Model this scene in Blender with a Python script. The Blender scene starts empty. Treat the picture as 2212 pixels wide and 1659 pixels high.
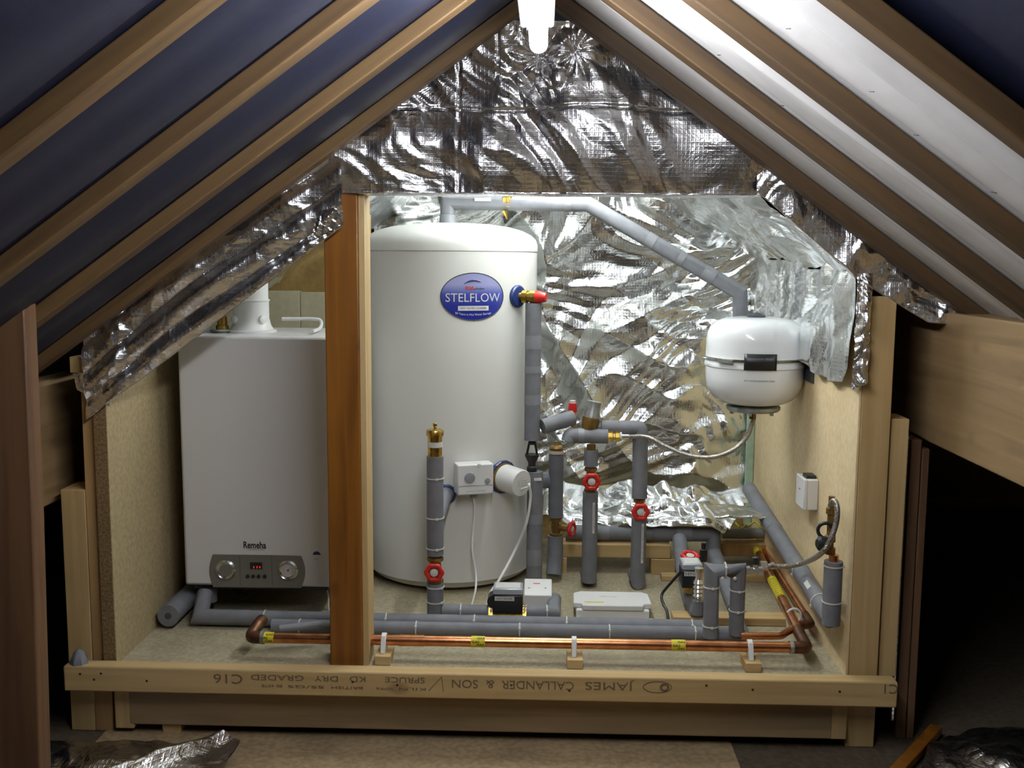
import bpy, math, random
from mathutils import Vector, Matrix, noise
random.seed(7); noise.seed_set(7)
S = bpy.context.scene
COL = S.collection
V = Vector
# ------------------------------------------------------------------ camera, world, exposure
F = 2220.0; PITCH = math.radians(7.0); YAW = math.radians(1.8); ROLL = math.radians(0.4)
fwd = V((-math.sin(YAW)*math.cos(PITCH), math.cos(YAW)*math.cos(PITCH), -math.sin(PITCH)))
_r = V((math.cos(YAW), math.sin(YAW), 0)); _u = _r.cross(fwd)
cr = _r*math.cos(ROLL) + _u*math.sin(ROLL); cu = _u*math.cos(ROLL) - _r*math.sin(ROLL)
cam = bpy.data.cameras.new('camera'); camo = bpy.data.objects.new('camera', cam); COL.objects.link(camo)
camo.matrix_world = Matrix((( cr.x, cu.x, -fwd.x, 0), (cr.y, cu.y, -fwd.y, 0), (cr.z, cu.z, -fwd.z, 0), (0, 0, 0, 1)))
cam.sensor_width = 36.0; cam.lens = F/2212*36.0; cam.clip_start = 0.05
S.camera = camo
W = bpy.data.worlds.new('world'); S.world = W; W.use_nodes = True
W.node_tree.nodes['Background'].inputs[0].default_value = (1.0, 0.86, 0.65, 1)
W.node_tree.nodes['Background'].inputs[1].default_value = 0.035
S.view_settings.view_transform = 'Standard'; S.view_settings.look = 'None'
S.view_settings.gamma = 1.0; S.view_settings.exposure = 0.0; S.view_settings.use_curve_mapping = False
TUBE_POWER = 90.0      # emission of the ridge tube
INNER_POWER = 115.0     # emission of the tube inside the enclosure
# surveyed levels (camera eye is the origin)
ZF = -1.20   # attic floor
ZP = -1.02   # raised platform deck
XL, XR, YB, YF = -1.063, 0.750, 3.67, 2.45   # enclosure walls
X0, ZA, K = -0.015, 0.58, 0.72               # roof: underside of rafters z = ZA - K*|x-X0|

def ray(px, py): return fwd + cr*((px-1106)/F) - cu*((py-829.5)/F)
def at(px, py, Y): d = ray(px, py); return d*(Y/d.y)
def atz(px, py, Z): d = ray(px, py); return d*(Z/d.z)
def atx(px, py, X): d = ray(px, py); return d*(X/d.x)

# ------------------------------------------------------------------ materials
def mat(name, col, rough=0.5, metal=0.0, emit=None, es=0.0, **kw):
    m = bpy.data.materials.new(name); m.use_nodes = True
    b = m.node_tree.nodes['Principled BSDF']
    b.inputs['Base Color'].default_value = (*col, 1); b.inputs['Roughness'].default_value = rough
    b.inputs['Metallic'].default_value = metal
    if emit: b.inputs['Emission Color'].default_value = (*emit, 1); b.inputs['Emission Strength'].default_value = es
    for k, v in kw.items(): b.inputs[k.replace('_', ' ')].default_value = v
    return m
def nd(m, t, **kw):
    n = m.node_tree.nodes.new(t)
    for k, v in kw.items(): setattr(n, k, v)
    return n
def lk(m, a, b): m.node_tree.links.new(a, b)
def ramp(m, stops):
    r = nd(m, 'ShaderNodeValToRGB'); e = r.color_ramp.elements
    while len(e) < len(stops): e.new(0.5)
    for i, (p, c) in enumerate(stops): e[i].position = p; e[i].color = (*c, 1)
    return r
def bump(m, src, strength, dist=0.01):
    b = nd(m, 'ShaderNodeBump'); b.inputs['Strength'].default_value = strength; b.inputs['Distance'].default_value = dist
    lk(m, src, b.inputs['Height']); lk(m, b.outputs[0], m.node_tree.nodes['Principled BSDF'].inputs['Normal']); return b
def wood(name, light, dark, axis='Z', rot=0.0, rough=0.65, knots=0.5, coat=0.0):
    m = mat(name, light, rough); b = m.node_tree.nodes['Principled BSDF']
    tc = nd(m, 'ShaderNodeTexCoord'); oi = nd(m, 'ShaderNodeObjectInfo')
    add = nd(m, 'ShaderNodeVectorMath', operation='MULTIPLY_ADD')
    comb = nd(m, 'ShaderNodeCombineXYZ')
    for i in range(3): lk(m, oi.outputs['Random'], comb.inputs[i])
    lk(m, comb.outputs[0], add.inputs[0]); add.inputs[1].default_value = (7.3, 3.1, 5.7)
    mp0 = nd(m, 'ShaderNodeMapping'); mp0.inputs['Rotation'].default_value = (0, rot, 0)
    lk(m, tc.outputs['Object'], mp0.inputs[0]); lk(m, mp0.outputs[0], add.inputs[2])
    mp = nd(m, 'ShaderNodeMapping'); s = {'X': (1.2, 22, 22), 'Y': (22, 1.2, 22), 'Z': (22, 22, 1.2)}[axis]
    mp.inputs['Scale'].default_value = s; lk(m, add.outputs[0], mp.inputs[0])
    n1 = nd(m, 'ShaderNodeTexNoise'); n1.inputs['Scale'].default_value = 1.3; n1.inputs['Detail'].default_value = 5; n1.inputs['Distortion'].default_value = 0.6
    lk(m, mp.outputs[0], n1.inputs[0])
    mp2 = nd(m, 'ShaderNodeMapping'); s2 = {'X': (6, 10, 10), 'Y': (10, 6, 10), 'Z': (10, 10, 6)}[axis]
    mp2.inputs['Scale'].default_value = s2; lk(m, add.outputs[0], mp2.inputs[0])
    vo = nd(m, 'ShaderNodeTexVoronoi'); vo.inputs['Scale'].default_value = 0.75; lk(m, mp2.outputs[0], vo.inputs[0])
    rp = ramp(m, [(0.3, dark), (0.62, light)]); lk(m, n1.outputs[0], rp.inputs[0])
    kr = ramp(m, [(0.07, (knots,)*3), (0.15, (0, 0, 0))]); lk(m, vo.outputs['Distance'], kr.inputs[0])
    mx = nd(m, 'ShaderNodeMix', data_type='RGBA'); lk(m, kr.outputs[0], mx.inputs[0]); lk(m, rp.outputs[0], mx.inputs[6])
    mx.inputs[7].default_value = (dark[0]*.35, dark[1]*.25, dark[2]*.25, 1); lk(m, mx.outputs[2], b.inputs['Base Color'])
    bump(m, n1.outputs[0], 0.25, 0.004)
    if coat: b.inputs['Coat Weight'].default_value = coat
    return m
def speck(name, a, b_, scale=90, rough=0.8, stain=None, bs=0.2):
    m = mat(name, a, rough); b = m.node_tree.nodes['Principled BSDF']
    tc = nd(m, 'ShaderNodeTexCoord'); n1 = nd(m, 'ShaderNodeTexNoise'); n1.inputs['Scale'].default_value = scale; n1.inputs['Detail'].default_value = 3
    lk(m, tc.outputs['Object'], n1.inputs[0]); rp = ramp(m, [(0.35, b_), (0.65, a)]); lk(m, n1.outputs[0], rp.inputs[0])
    out = rp.outputs[0]
    if stain:
        n2 = nd(m, 'ShaderNodeTexNoise'); n2.inputs['Scale'].default_value = 5; n2.inputs['Detail'].default_value = 6
        lk(m, tc.outputs['Object'], n2.inputs[0]); r2 = ramp(m, [(0.5, (0, 0, 0)), (0.75, (0.5, 0.5, 0.5))]); lk(m, n2.outputs[0], r2.inputs[0])
        mx = nd(m, 'ShaderNodeMix', data_type='RGBA'); lk(m, r2.outputs[0], mx.inputs[0]); lk(m, out, mx.inputs[6]); mx.inputs[7].default_value = (*stain, 1); out = mx.outputs[2]
    lk(m, out, b.inputs['Base Color']); bump(m, n1.outputs[0], bs, 0.003)
    return m
def foilmat(name, col=(0.82, 0.82, 0.84), rough=0.2, fine=0.5):
    m = mat(name, col, rough, 1.0); b = m.node_tree.nodes['Principled BSDF']
    tc = nd(m, 'ShaderNodeTexCoord')
    n1 = nd(m, 'ShaderNodeTexNoise'); n1.inputs['Scale'].default_value = 15; n1.inputs['Detail'].default_value = 4; n1.inputs['Distortion'].default_value = 1.5
    lk(m, tc.outputs['Object'], n1.inputs[0])
    v1 = nd(m, 'ShaderNodeTexVoronoi'); v1.inputs['Scale'].default_value = 26; lk(m, tc.outputs['Object'], v1.inputs[0])
    wx = nd(m, 'ShaderNodeTexWave'); wx.inputs['Scale'].default_value = 32; lk(m, tc.outputs['Object'], wx.inputs[0])
    wz = nd(m, 'ShaderNodeTexWave', bands_direction='Z'); wz.inputs['Scale'].default_value = 32; lk(m, tc.outputs['Object'], wz.inputs[0])
    a1 = nd(m, 'ShaderNodeMath', operation='MULTIPLY_ADD'); lk(m, v1.outputs['Distance'], a1.inputs[0]); a1.inputs[1].default_value = 0.25; lk(m, n1.outputs[0], a1.inputs[2])
    pw = nd(m, 'ShaderNodeMath', operation='MAXIMUM'); lk(m, wx.outputs['Fac'], pw.inputs[0]); lk(m, wz.outputs['Fac'], pw.inputs[1])
    pp = nd(m, 'ShaderNodeMath', operation='POWER'); lk(m, pw.outputs[0], pp.inputs[0]); pp.inputs[1].default_value = 6
    a2 = nd(m, 'ShaderNodeMath', operation='MULTIPLY_ADD'); lk(m, pp.outputs[0], a2.inputs[0]); a2.inputs[1].default_value = 0.05; lk(m, a1.outputs[0], a2.inputs[2])
    bump(m, a2.outputs[0], fine, 0.016)
    rr = nd(m, 'ShaderNodeMapRange'); lk(m, n1.outputs[0], rr.inputs[0]); rr.inputs[3].default_value = rough-0.05; rr.inputs[4].default_value = rough+0.12
    lk(m, rr.outputs[0], b.inputs['Roughness'])
    return m
def noisy(name, a, b_, scale, rough=0.5, metal=0.0, bs=0.1):
    m = mat(name, a, rough, metal); b = m.node_tree.nodes['Principled BSDF']
    tc = nd(m, 'ShaderNodeTexCoord'); n1 = nd(m, 'ShaderNodeTexNoise'); n1.inputs['Scale'].default_value = scale; n1.inputs['Detail'].default_value = 4
    lk(m, tc.outputs['Object'], n1.inputs[0]); rp = ramp(m, [(0.35, b_), (0.65, a)]); lk(m, n1.outputs[0], rp.inputs[0])
    lk(m, rp.outputs[0], b.inputs['Base Color']); bump(m, n1.outputs[0], bs, 0.002); return m

PIT = math.atan(K)
M = {}
M['cls'] = {a: wood('sawn_pine_'+a, (0.55, 0.39, 0.18), (0.43, 0.29, 0.115), a) for a in 'XYZ'}
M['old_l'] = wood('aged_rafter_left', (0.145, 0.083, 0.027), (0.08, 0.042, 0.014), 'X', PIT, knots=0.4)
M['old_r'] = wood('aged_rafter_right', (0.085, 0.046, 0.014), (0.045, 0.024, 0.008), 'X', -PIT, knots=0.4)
M['oldY'] = wood('aged_purlin_wood', (0.29, 0.19, 0.085), (0.185, 0.12, 0.052), 'Y', knots=0.3)
M['oldX'] = wood('aged_joist_wood', (0.34, 0.24, 0.125), (0.22, 0.155, 0.08), 'X', knots=0.5)
M['red'] = wood('reddish_old_pine', (0.15, 0.078, 0.034), (0.09, 0.042, 0.018), 'Z', knots=0.4)
M['orange'] = wood('orange_stained_pine', (0.25, 0.095, 0.010), (0.14, 0.046, 0.005), 'Z', knots=0.7, rough=0.4, coat=0.15)
M['brownZ'] = wood('brown_stud', (0.48, 0.30, 0.12), (0.34, 0.20, 0.08), 'Z')
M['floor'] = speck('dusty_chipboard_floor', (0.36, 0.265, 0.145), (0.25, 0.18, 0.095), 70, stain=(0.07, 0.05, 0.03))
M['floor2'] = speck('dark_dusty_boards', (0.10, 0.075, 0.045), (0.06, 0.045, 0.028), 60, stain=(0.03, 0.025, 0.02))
M['deck'] = speck('chipboard_deck', (0.40, 0.35, 0.23), (0.29, 0.25, 0.16), 110, stain=(0.17, 0.14, 0.08))
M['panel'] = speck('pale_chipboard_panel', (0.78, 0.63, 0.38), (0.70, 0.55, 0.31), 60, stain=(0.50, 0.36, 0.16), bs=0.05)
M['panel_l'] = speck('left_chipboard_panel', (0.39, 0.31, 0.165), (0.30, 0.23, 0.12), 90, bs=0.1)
M['back'] = speck('ochre_chipboard', (0.52, 0.36, 0.13), (0.44, 0.29, 0.10), 60, bs=0.05)
M['edge'] = speck('chipboard_edge', (0.26, 0.17, 0.07), (0.13, 0.08, 0.03), 160, bs=0.6)
M['felt'] = noisy('blue_sarking_felt', (0.0072, 0.0095, 0.031), (0.005, 0.007, 0.023), 60, 0.55, bs=0.1)
M['membrane'] = noisy('white_breather_membrane', (0.60, 0.59, 0.58), (0.52, 0.51, 0.50), 9, 0.75, bs=0.05)
M['foil'] = foilmat('reflective_foil', (0.88, 0.88, 0.90), rough=0.25, fine=0.28)
M['foil2'] = foilmat('reflective_foil_back', (0.86, 0.88, 0.88), rough=0.18, fine=0.22)
M['foil3'] = foilmat('dull_foil', (0.60, 0.58, 0.56), rough=0.25, fine=0.5)
M['white'] = mat('white_enamel', (0.66, 0.655, 0.64), 0.35)
M['cylw'] = mat('cylinder_white', (0.70, 0.70, 0.655), 0.45)
M['vesw'] = mat('vessel_white', (0.80, 0.82, 0.82), 0.14, Coat_Weight=0.4)
M['plastic'] = mat('white_plastic', (0.72, 0.72, 0.70), 0.4)
M['foam'] = noisy('grey_pipe_foam', (0.185, 0.19, 0.207), (0.15, 0.155, 0.168), 25, 0.7)
M['tape'] = noisy('grey_tape', (0.24, 0.247, 0.265), (0.205, 0.21, 0.225), 25, 0.5)
M['foamend'] = mat('foam_end', (0.06, 0.06, 0.07), 0.9)
M['copper'] = noisy('copper', (0.80, 0.36, 0.17), (0.55, 0.22, 0.09), 30, 0.28, 1.0)
M['coppero'] = noisy('tarnished_copper', (0.20, 0.09, 0.045), (0.09, 0.05, 0.03), 40, 0.45, 0.9)
M['brass'] = noisy('brass', (0.72, 0.50, 0.13), (0.42, 0.27, 0.06), 60, 0.3, 1.0)
M['brassd'] = noisy('dull_brass', (0.34, 0.21, 0.06), (0.22, 0.13, 0.04), 60, 0.45, 0.8)
M['steel'] = noisy('braided_steel', (0.55, 0.52, 0.47), (0.25, 0.23, 0.2), 260, 0.35, 0.9, bs=0.8)
M['chrome'] = mat('silver_metal', (0.7, 0.7, 0.68), 0.25, 1.0)
M['zinc'] = noisy('galvanised', (0.5, 0.53, 0.52), (0.3, 0.32, 0.3), 40, 0.4, 0.8)
M['red_p'] = mat('red_plastic', (0.58, 0.018, 0.014), 0.35)
M['black'] = mat('black_plastic', (0.012, 0.012, 0.014), 0.4)
M['darkgrey'] = mat('dark_grey_plastic', (0.04, 0.045, 0.055), 0.4)
M['blue'] = mat('blue_plastic', (0.012, 0.03, 0.13), 0.4)
M['tie'] = mat('nylon_tie', (0.62, 0.61, 0.55), 0.5)
M['silver'] = mat('silver_grey_panel', (0.27, 0.27, 0.255), 0.35, 0.6)
M['label'] = mat('paper_label', (0.62, 0.61, 0.58), 0.6)
M['label_s'] = mat('silver_label', (0.42, 0.47, 0.52), 0.35, 0.3)
M['yellow'] = mat('yellow_tape', (0.70, 0.58, 0.02), 0.5)
M['ink'] = mat('black_ink', (0.015, 0.015, 0.015), 0.6)
M['stamp'] = mat('faded_stamp_ink', (0.16, 0.115, 0.065), 0.9)
M['greyink'] = mat('grey_ink', (0.25, 0.25, 0.25), 0.6)
M['blueink'] = mat('blue_ink', (0.03, 0.035, 0.18), 0.5)
M['redink'] = mat('red_ink', (0.5, 0.04, 0.03), 0.5)
M['knob'] = mat('grey_knob', (0.27, 0.28, 0.31), 0.5)
M['pale'] = noisy('pale_foam_block', (0.80, 0.74, 0.52), (0.74, 0.68, 0.47), 60, 0.9)
M['green'] = noisy('green_insulation', (0.45, 0.58, 0.44), (0.36, 0.5, 0.38), 40, 0.95)
M['tube'] = mat('lit_fluorescent_tube', (0.9, 0.9, 0.9), 0.4, emit=(0.93, 0.95, 1.0), es=TUBE_POWER)
M['tube2'] = mat('lit_inner_tube', (0.9, 0.9, 0.9), 0.4, emit=(0.93, 0.98, 0.98), es=INNER_POWER)
M['batten'] = mat('white_lamp_body', (0.85, 0.85, 0.85), 0.4)
M['led'] = mat('red_display_digits', (0.4, 0.02, 0.02), 0.4, emit=(1, 0.05, 0.03), es=0.5)
M['earth'] = mat('green_yellow_sleeve', (0.42, 0.46, 0.03), 0.5)
m = mat('oval_badge', (0.02, 0.03, 0.3), 0.3); M['badge'] = m     # printed gradient, lilac above to deep blue below
tc = nd(m, 'ShaderNodeTexCoord'); sx = nd(m, 'ShaderNodeSeparateXYZ'); lk(m, tc.outputs['Generated'], sx.inputs[0])
rp = ramp(m, [(0.30, (0.012, 0.02, 0.22)), (0.55, (0.05, 0.07, 0.33)), (0.75, (0.30, 0.31, 0.52))]); lk(m, sx.outputs['Z'], rp.inputs[0]); lk(m, rp.outputs[0], m.node_tree.nodes['Principled BSDF'].inputs['Base Color'])

# ------------------------------------------------------------------ mesh builder
def frame(axis, up=None):
    a = V(axis).normalized(); h = V(up) if up is not None else (V((0, 0, 1)) if abs(a.z) < 0.9 else V((0, 1, 0)))
    x = h.cross(a).normalized(); return x, a.cross(x).normalized(), a
def fillet(path, r, n=6):
    pts = [V(p) for p in path]; out = [pts[0]]
    for i in range(1, len(pts)-1):
        p, a, b = pts[i], pts[i-1]-pts[i], pts[i+1]-pts[i]
        la, lb = a.length, b.length; a.normalize(); b.normalize(); c = max(-1, min(1, a.dot(b))); th = math.acos(c)
        if r <= 0 or th > 3.1: out.append(p); continue
        d = min(r/math.tan(th/2), la*.49, lb*.49); rr = d*math.tan(th/2)
        p0 = p+a*d; p1 = p+b*d
        for k in range(n+1):
            t = k/n; q = p0*(1-t)**2+p*2*t*(1-t)+p1*t*t; out.append(q)
    out.append(pts[-1]); return out
def catmull(pts, n=8):
    P = [V(p) for p in pts]; P = [P[0]*2-P[1]]+P+[P[-1]*2-P[-2]]; out = []
    for i in range(1, len(P)-2):
        for k in range(n):
            t = k/n; a, b, c, d = P[i-1], P[i], P[i+1], P[i+2]
            out.append(0.5*((2*b)+(c-a)*t+(2*a-5*b+4*c-d)*t*t+(3*b-a-3*c+d)*t**3))
    out.append(P[-2]); return out
class MB:
    def __init__(s): s.v = []; s.f = []
    def add(s, vs, fs):
        o = len(s.v); s.v += [V(v) for v in vs]; s.f += [tuple(i+o for i in f) for f in fs]; return s
    def box(s, x0, x1, y0, y1, z0, z1):
        return s.add([(x0,y0,z0),(x1,y0,z0),(x1,y1,z0),(x0,y1,z0),(x0,y0,z1),(x1,y0,z1),(x1,y1,z1),(x0,y1,z1)],
                     [(0,3,2,1),(4,5,6,7),(0,1,5,4),(1,2,6,5),(2,3,7,6),(3,0,4,7)])
    def obox(s, c, ax, ay, az, hx, hy, hz):
        c, ax, ay, az = V(c), V(ax), V(ay), V(az); p = []
        for z in (-1, 1):
            for (x, y) in ((-1,-1),(1,-1),(1,1),(-1,1)): p.append(c+ax*hx*x+ay*hy*y+az*hz*z)
        return s.add(p, [(0,3,2,1),(4,5,6,7),(0,1,5,4),(1,2,6,5),(2,3,7,6),(3,0,4,7)])
    def bar(s, p0, p1, w, h, up=(0,0,1)):
        p0, p1 = V(p0), V(p1); x, y, a = frame(p1-p0, up); return s.obox((p0+p1)/2, x, y, a, w/2, h/2, (p1-p0).length/2)
    def prism(s, poly, dvec):
        n = len(poly); d = V(dvec); P = [V(p) for p in poly]; P += [p+d for p in P]
        return s.add(P, [tuple(range(n))[::-1], tuple(range(n, 2*n))]+[(i, (i+1)%n, (i+1)%n+n, i+n) for i in range(n)])
    def tube(s, path, r, seg=20, cap=True, closed=False):
        P = [V(p) for p in path]; n = len(P); R = r if isinstance(r, (list, tuple)) else [r]*n
        t = []
        for i in range(n):
            a = P[i]-P[i-1] if i > 0 or closed else P[1]-P[0]; b = P[(i+1) % n]-P[i] if i < n-1 or closed else P[-1]-P[-2]
            a.normalize(); b.normalize(); q = a+b; t.append((q.normalized() if q.length > 1e-6 else a, max(0.5, math.cos(a.angle(b)/2) if a.length and b.length else 1), (b-a)))
        x, y, a = frame(t[0][0]); rings = []
        for i in range(n):
            tt = t[i][0]; x = (x-tt*x.dot(tt)).normalized(); y = tt.cross(x)
            k = t[i][2]; kk = k.normalized() if k.length > 1e-4 else None; ring = []
            for j in range(seg):
                an = 2*math.pi*j/seg; d = (x*math.cos(an)+y*math.sin(an))*R[i]
                if kk is not None: d += kk*d.dot(kk)*(1/t[i][1]-1)
                ring.append(P[i]+d)
            rings.append(ring)
        vs = [p for rg in rings for p in rg]; fs = []
        for i in range(n if closed else n-1):
            for j in range(seg): k = (j+1) % seg; i2 = (i+1) % n; fs.append((i*seg+j, i*seg+k, i2*seg+k, i2*seg+j))
        if cap and not closed: fs += [tuple(range(seg))[::-1], tuple(range((n-1)*seg, n*seg))]
        return s.add(vs, fs)
    def cyl(s, p0, p1, r0, r1=None, seg=24): return s.lathe([(r0, 0), (r1 if r1 is not None else r0, (V(p1)-V(p0)).length)], p0, V(p1)-V(p0), seg)
    def lathe(s, prof, base, axis=(0,0,1), seg=32):
        x, y, a = frame(axis); b = V(base); vs = []; fs = []; n = len(prof)
        for (r, h) in prof:
            for j in range(seg): an = 2*math.pi*j/seg; vs.append(b+a*h+(x*math.cos(an)+y*math.sin(an))*max(r, 1e-5))
        for i in range(n-1):
            for j in range(seg): k = (j+1) % seg; fs.append((i*seg+j, i*seg+k, (i+1)*seg+k, (i+1)*seg+j))
        fs += [tuple(range(seg))[::-1], tuple(range((n-1)*seg, n*seg))]
        return s.add(vs, fs)
    def ring(s, c, axis, R, r, seg=28, sr=8, lobes=0, amp=0.0):
        x, y, a = frame(axis); c = V(c); p = []
        for j in range(seg): an = 2*math.pi*j/seg; q = R*(1+amp*math.cos(lobes*an)); p.append(c+(x*math.cos(an)+y*math.sin(an))*q)
        return s.tube(p, r, sr, closed=True)
    def grid(s, fn, nu, nv):
        vs = [fn(i/nu, j/nv) for j in range(nv+1) for i in range(nu+1)]; w = nu+1
        return s.add(vs, [(j*w+i, j*w+i+1, (j+1)*w+i+1, (j+1)*w+i) for j in range(nv) for i in range(nu)])
    def mesh(s, name, origin, m, smooth=True, ang=35):
        o = V(origin); me = bpy.data.meshes.new(name); me.from_pydata([tuple(v-o) for v in s.v], [], s.f); me.validate()
        if m: me.materials.append(m)
        import bmesh
        bm = bmesh.new(); bm.from_mesh(me); bmesh.ops.recalc_face_normals(bm, faces=bm.faces); bm.to_mesh(me); bm.free()
        if smooth:
            for p in me.polygons: p.use_smooth = True
            me.set_sharp_from_angle(angle=math.radians(ang))
        return me
def thing(name, label, cat, loc, group=None):
    o = bpy.data.objects.new(name, None); COL.objects.link(o); o.location = loc; o.empty_display_size = 0.05
    o['label'] = label; o['category'] = cat
    if group: o['group'] = group
    return o
def wloc(o):
    p = V(o.location)
    while o.parent: o = o.parent; p += V(o.location)
    return p
def part(name, mb, m, parent, label=None, bev=0.0, ang=35, thick=0, own=False):
    """one mesh as a child; its origin coincides with the parent's, or with its own centre"""
    base = wloc(parent); org = base
    if own: org = sum(mb.v, V((0,0,0)))/len(mb.v)
    o = bpy.data.objects.new(name, mb.mesh(name, org, m, ang=ang)); COL.objects.link(o); o.parent = parent; o.location = org-base
    if label: o['label'] = label
    mods(o, bev, thick); return o
def mods(o, bev, thick=0):
    if thick: t = o.modifiers.new('thickness', 'SOLIDIFY'); t.thickness = thick; t.offset = 0
    if bev:
        b = o.modifiers.new('bevel', 'BEVEL'); b.width = bev; b.segments = 2; b.limit_method = 'ANGLE'; b.angle_limit = math.radians(40)
def solid(name, mb, m, label=None, cat=None, group=None, bev=0.0, ang=35, thick=0, kind=None):
    xs = [v.x for v in mb.v]; ys = [v.y for v in mb.v]; zs = [v.z for v in mb.v]
    org = V(((min(xs)+max(xs))/2, (min(ys)+max(ys))/2, min(zs)))
    o = bpy.data.objects.new(name, mb.mesh(name, org, m, ang=ang)); COL.objects.link(o); o.location = org
    if label: o['label'] = label
    if cat: o['category'] = cat
    if group: o['group'] = group
    if kind: o['kind'] = kind
    mods(o, bev, thick); return o
def dup(o, offset, label=None):
    c = o.copy(); COL.objects.link(c); c.location = V(o.location)+V(offset)
    if label: c['label'] = label
    for ch in o.children:
        d = ch.copy(); COL.objects.link(d); d.parent = c
        for g in ch.children: e = g.copy(); COL.objects.link(e); e.parent = d
    return c
def text(s, size, origin, xdir, ydir, m, parent, name='lettering', w=None, wrap=None, off=0.0006, label=None, bold=0.0):
    """lettering as a thin mesh centred on origin; w squeezes it to a width; wrap maps a flat point onto a curved surface"""
    cu_ = bpy.data.curves.new('t', 'FONT'); cu_.body = s; cu_.size = size; cu_.align_x = 'CENTER'; cu_.align_y = 'CENTER'; cu_.extrude = 0.0; cu_.resolution_u = 3; cu_.offset = bold
    to = bpy.data.objects.new('t', cu_); COL.objects.link(to); bpy.context.view_layer.update()
    me = bpy.data.meshes.new_from_object(to.evaluated_get(bpy.context.evaluated_depsgraph_get())); bpy.data.objects.remove(to)
    xs = [v.co.x for v in me.vertices]; k = (w/(max(xs)-min(xs))) if (w and xs) else 1
    x, y = V(xdir).normalized(), V(ydir).normalized(); n = x.cross(y); base = wloc(parent)
    for v in me.vertices:
        p = (wrap(v.co.x*k, v.co.y) if wrap else V(origin)+x*(v.co.x*k)+y*v.co.y+n*off)
        v.co = p-base
    me.name = name; me.materials.clear(); me.materials.append(m)
    o = bpy.data.objects.new(name, me); COL.objects.link(o); o.parent = parent
    if label: o['label'] = label
    return o
_rc = random.Random(11); _DIR = []
for _i in range(9):
    _an = _rc.uniform(0, math.pi*2); _DIR.append((math.cos(_an), math.sin(_an), _rc.uniform(-.6, .6), 0.55*1.32**_i, _rc.uniform(0, 50)))
def crumple(p, sc, seedv=0.0):
    """planar facets meeting in sharp creases: warped triangle waves in several directions, each only in places"""
    q = V(p)*sc+V((seedv, seedv*1.7, -seedv)); w = noise.noise_vector(q*0.45)*1.1+noise.noise_vector(q*1.3)*0.25; h = 0.0
    a, b = q.x+w.x, q.z+w.z+0.6*(q.y+w.y)
    for i, (dx, dz, dy, f, ph) in enumerate(_DIR):
        t = ((a*dx+b*dz)*f+ph) % 1.0; tri = abs(2*t-1)
        mk = noise.noise(V((q.x*.5+ph, q.z*.5+q.y*.3, ph)))
        mk = max(0.0, min(1.0, 0.5+mk*2.2))
        h += tri*mk*0.62/f
    return h-0.75+0.04*noise.noise(q*4.0)
def fold(a, b, sharp=1.0): return 1-abs(math.sin(a))**sharp*b

# ------------------------------------------------------------------ setting
def zroof(x): return ZA-K*abs(x-X0)
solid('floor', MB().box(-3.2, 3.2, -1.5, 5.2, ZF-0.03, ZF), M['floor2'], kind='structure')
solid('floor_platform', MB().box(XL, XR, YF-0.015, YB, ZP-0.022, ZP), M['deck'], kind='structure')
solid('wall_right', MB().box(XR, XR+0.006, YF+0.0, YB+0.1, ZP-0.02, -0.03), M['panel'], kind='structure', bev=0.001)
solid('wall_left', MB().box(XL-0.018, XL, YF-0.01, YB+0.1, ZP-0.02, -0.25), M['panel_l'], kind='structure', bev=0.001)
solid('wall_back', MB().box(XL, XR, YB+0.035, YB+0.06, ZP-0.02, 0.60-0.1), M['back'], kind='structure')
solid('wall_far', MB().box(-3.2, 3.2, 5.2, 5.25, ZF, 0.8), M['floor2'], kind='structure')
RL = [2.40, 2.03, 1.65, 1.27]; RR = [2.40, 2.05, 1.71, 1.34]; RT = 0.044; RP = {-1: 0.029, 1: 0.034}
def sheet(side, y0, y1, smax, rafters, off, sag, wr, ny=260, ns=60, sfun=None):
    rs = sorted(rafters+[rafters[0]+.37, rafters[0]+.74, rafters[-1]-.37, rafters[-1]-.74, rafters[-1]-1.11, rafters[-1]-1.5, rafters[-1]-2.0])
    def fn(u, v):
        y = y0+(y1-y0)*u; s = 0.02+smax*v; x = X0+side*s; z = ZA-K*s+off
        t = 0.0
        for a, b in zip(rs, rs[1:]):
            if a <= y+RT/2 < b:
                lo, hi = a+RT/2, b-RT/2; w = max(0, min(1, (y+RT/2-lo)/(b-lo-RT/2)))
                t = math.sin(math.pi*w)**0.7 if 0 < w < 1 else 0
                t *= 0.65+0.7*w*w
                if sfun: t = sfun(w, s, a)
        n = noise.noise(V((y*9, s*1.3, side*3)))*wr*t
        q = V((x, y, z-sag*t-n)); return q
    return MB().grid(fn, ny, ns)
solid('ceiling_left', sheet(-1, -0.6, 5.0, 2.45, RL, 0.037, 0.024, 0.02), M['felt'], kind='structure', ang=60)
solid('ceiling_right', sheet(1, -0.6, 5.0, 2.45, RR, 0.072, 0.014, 0.012), M['felt'], kind='structure', ang=60)
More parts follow.
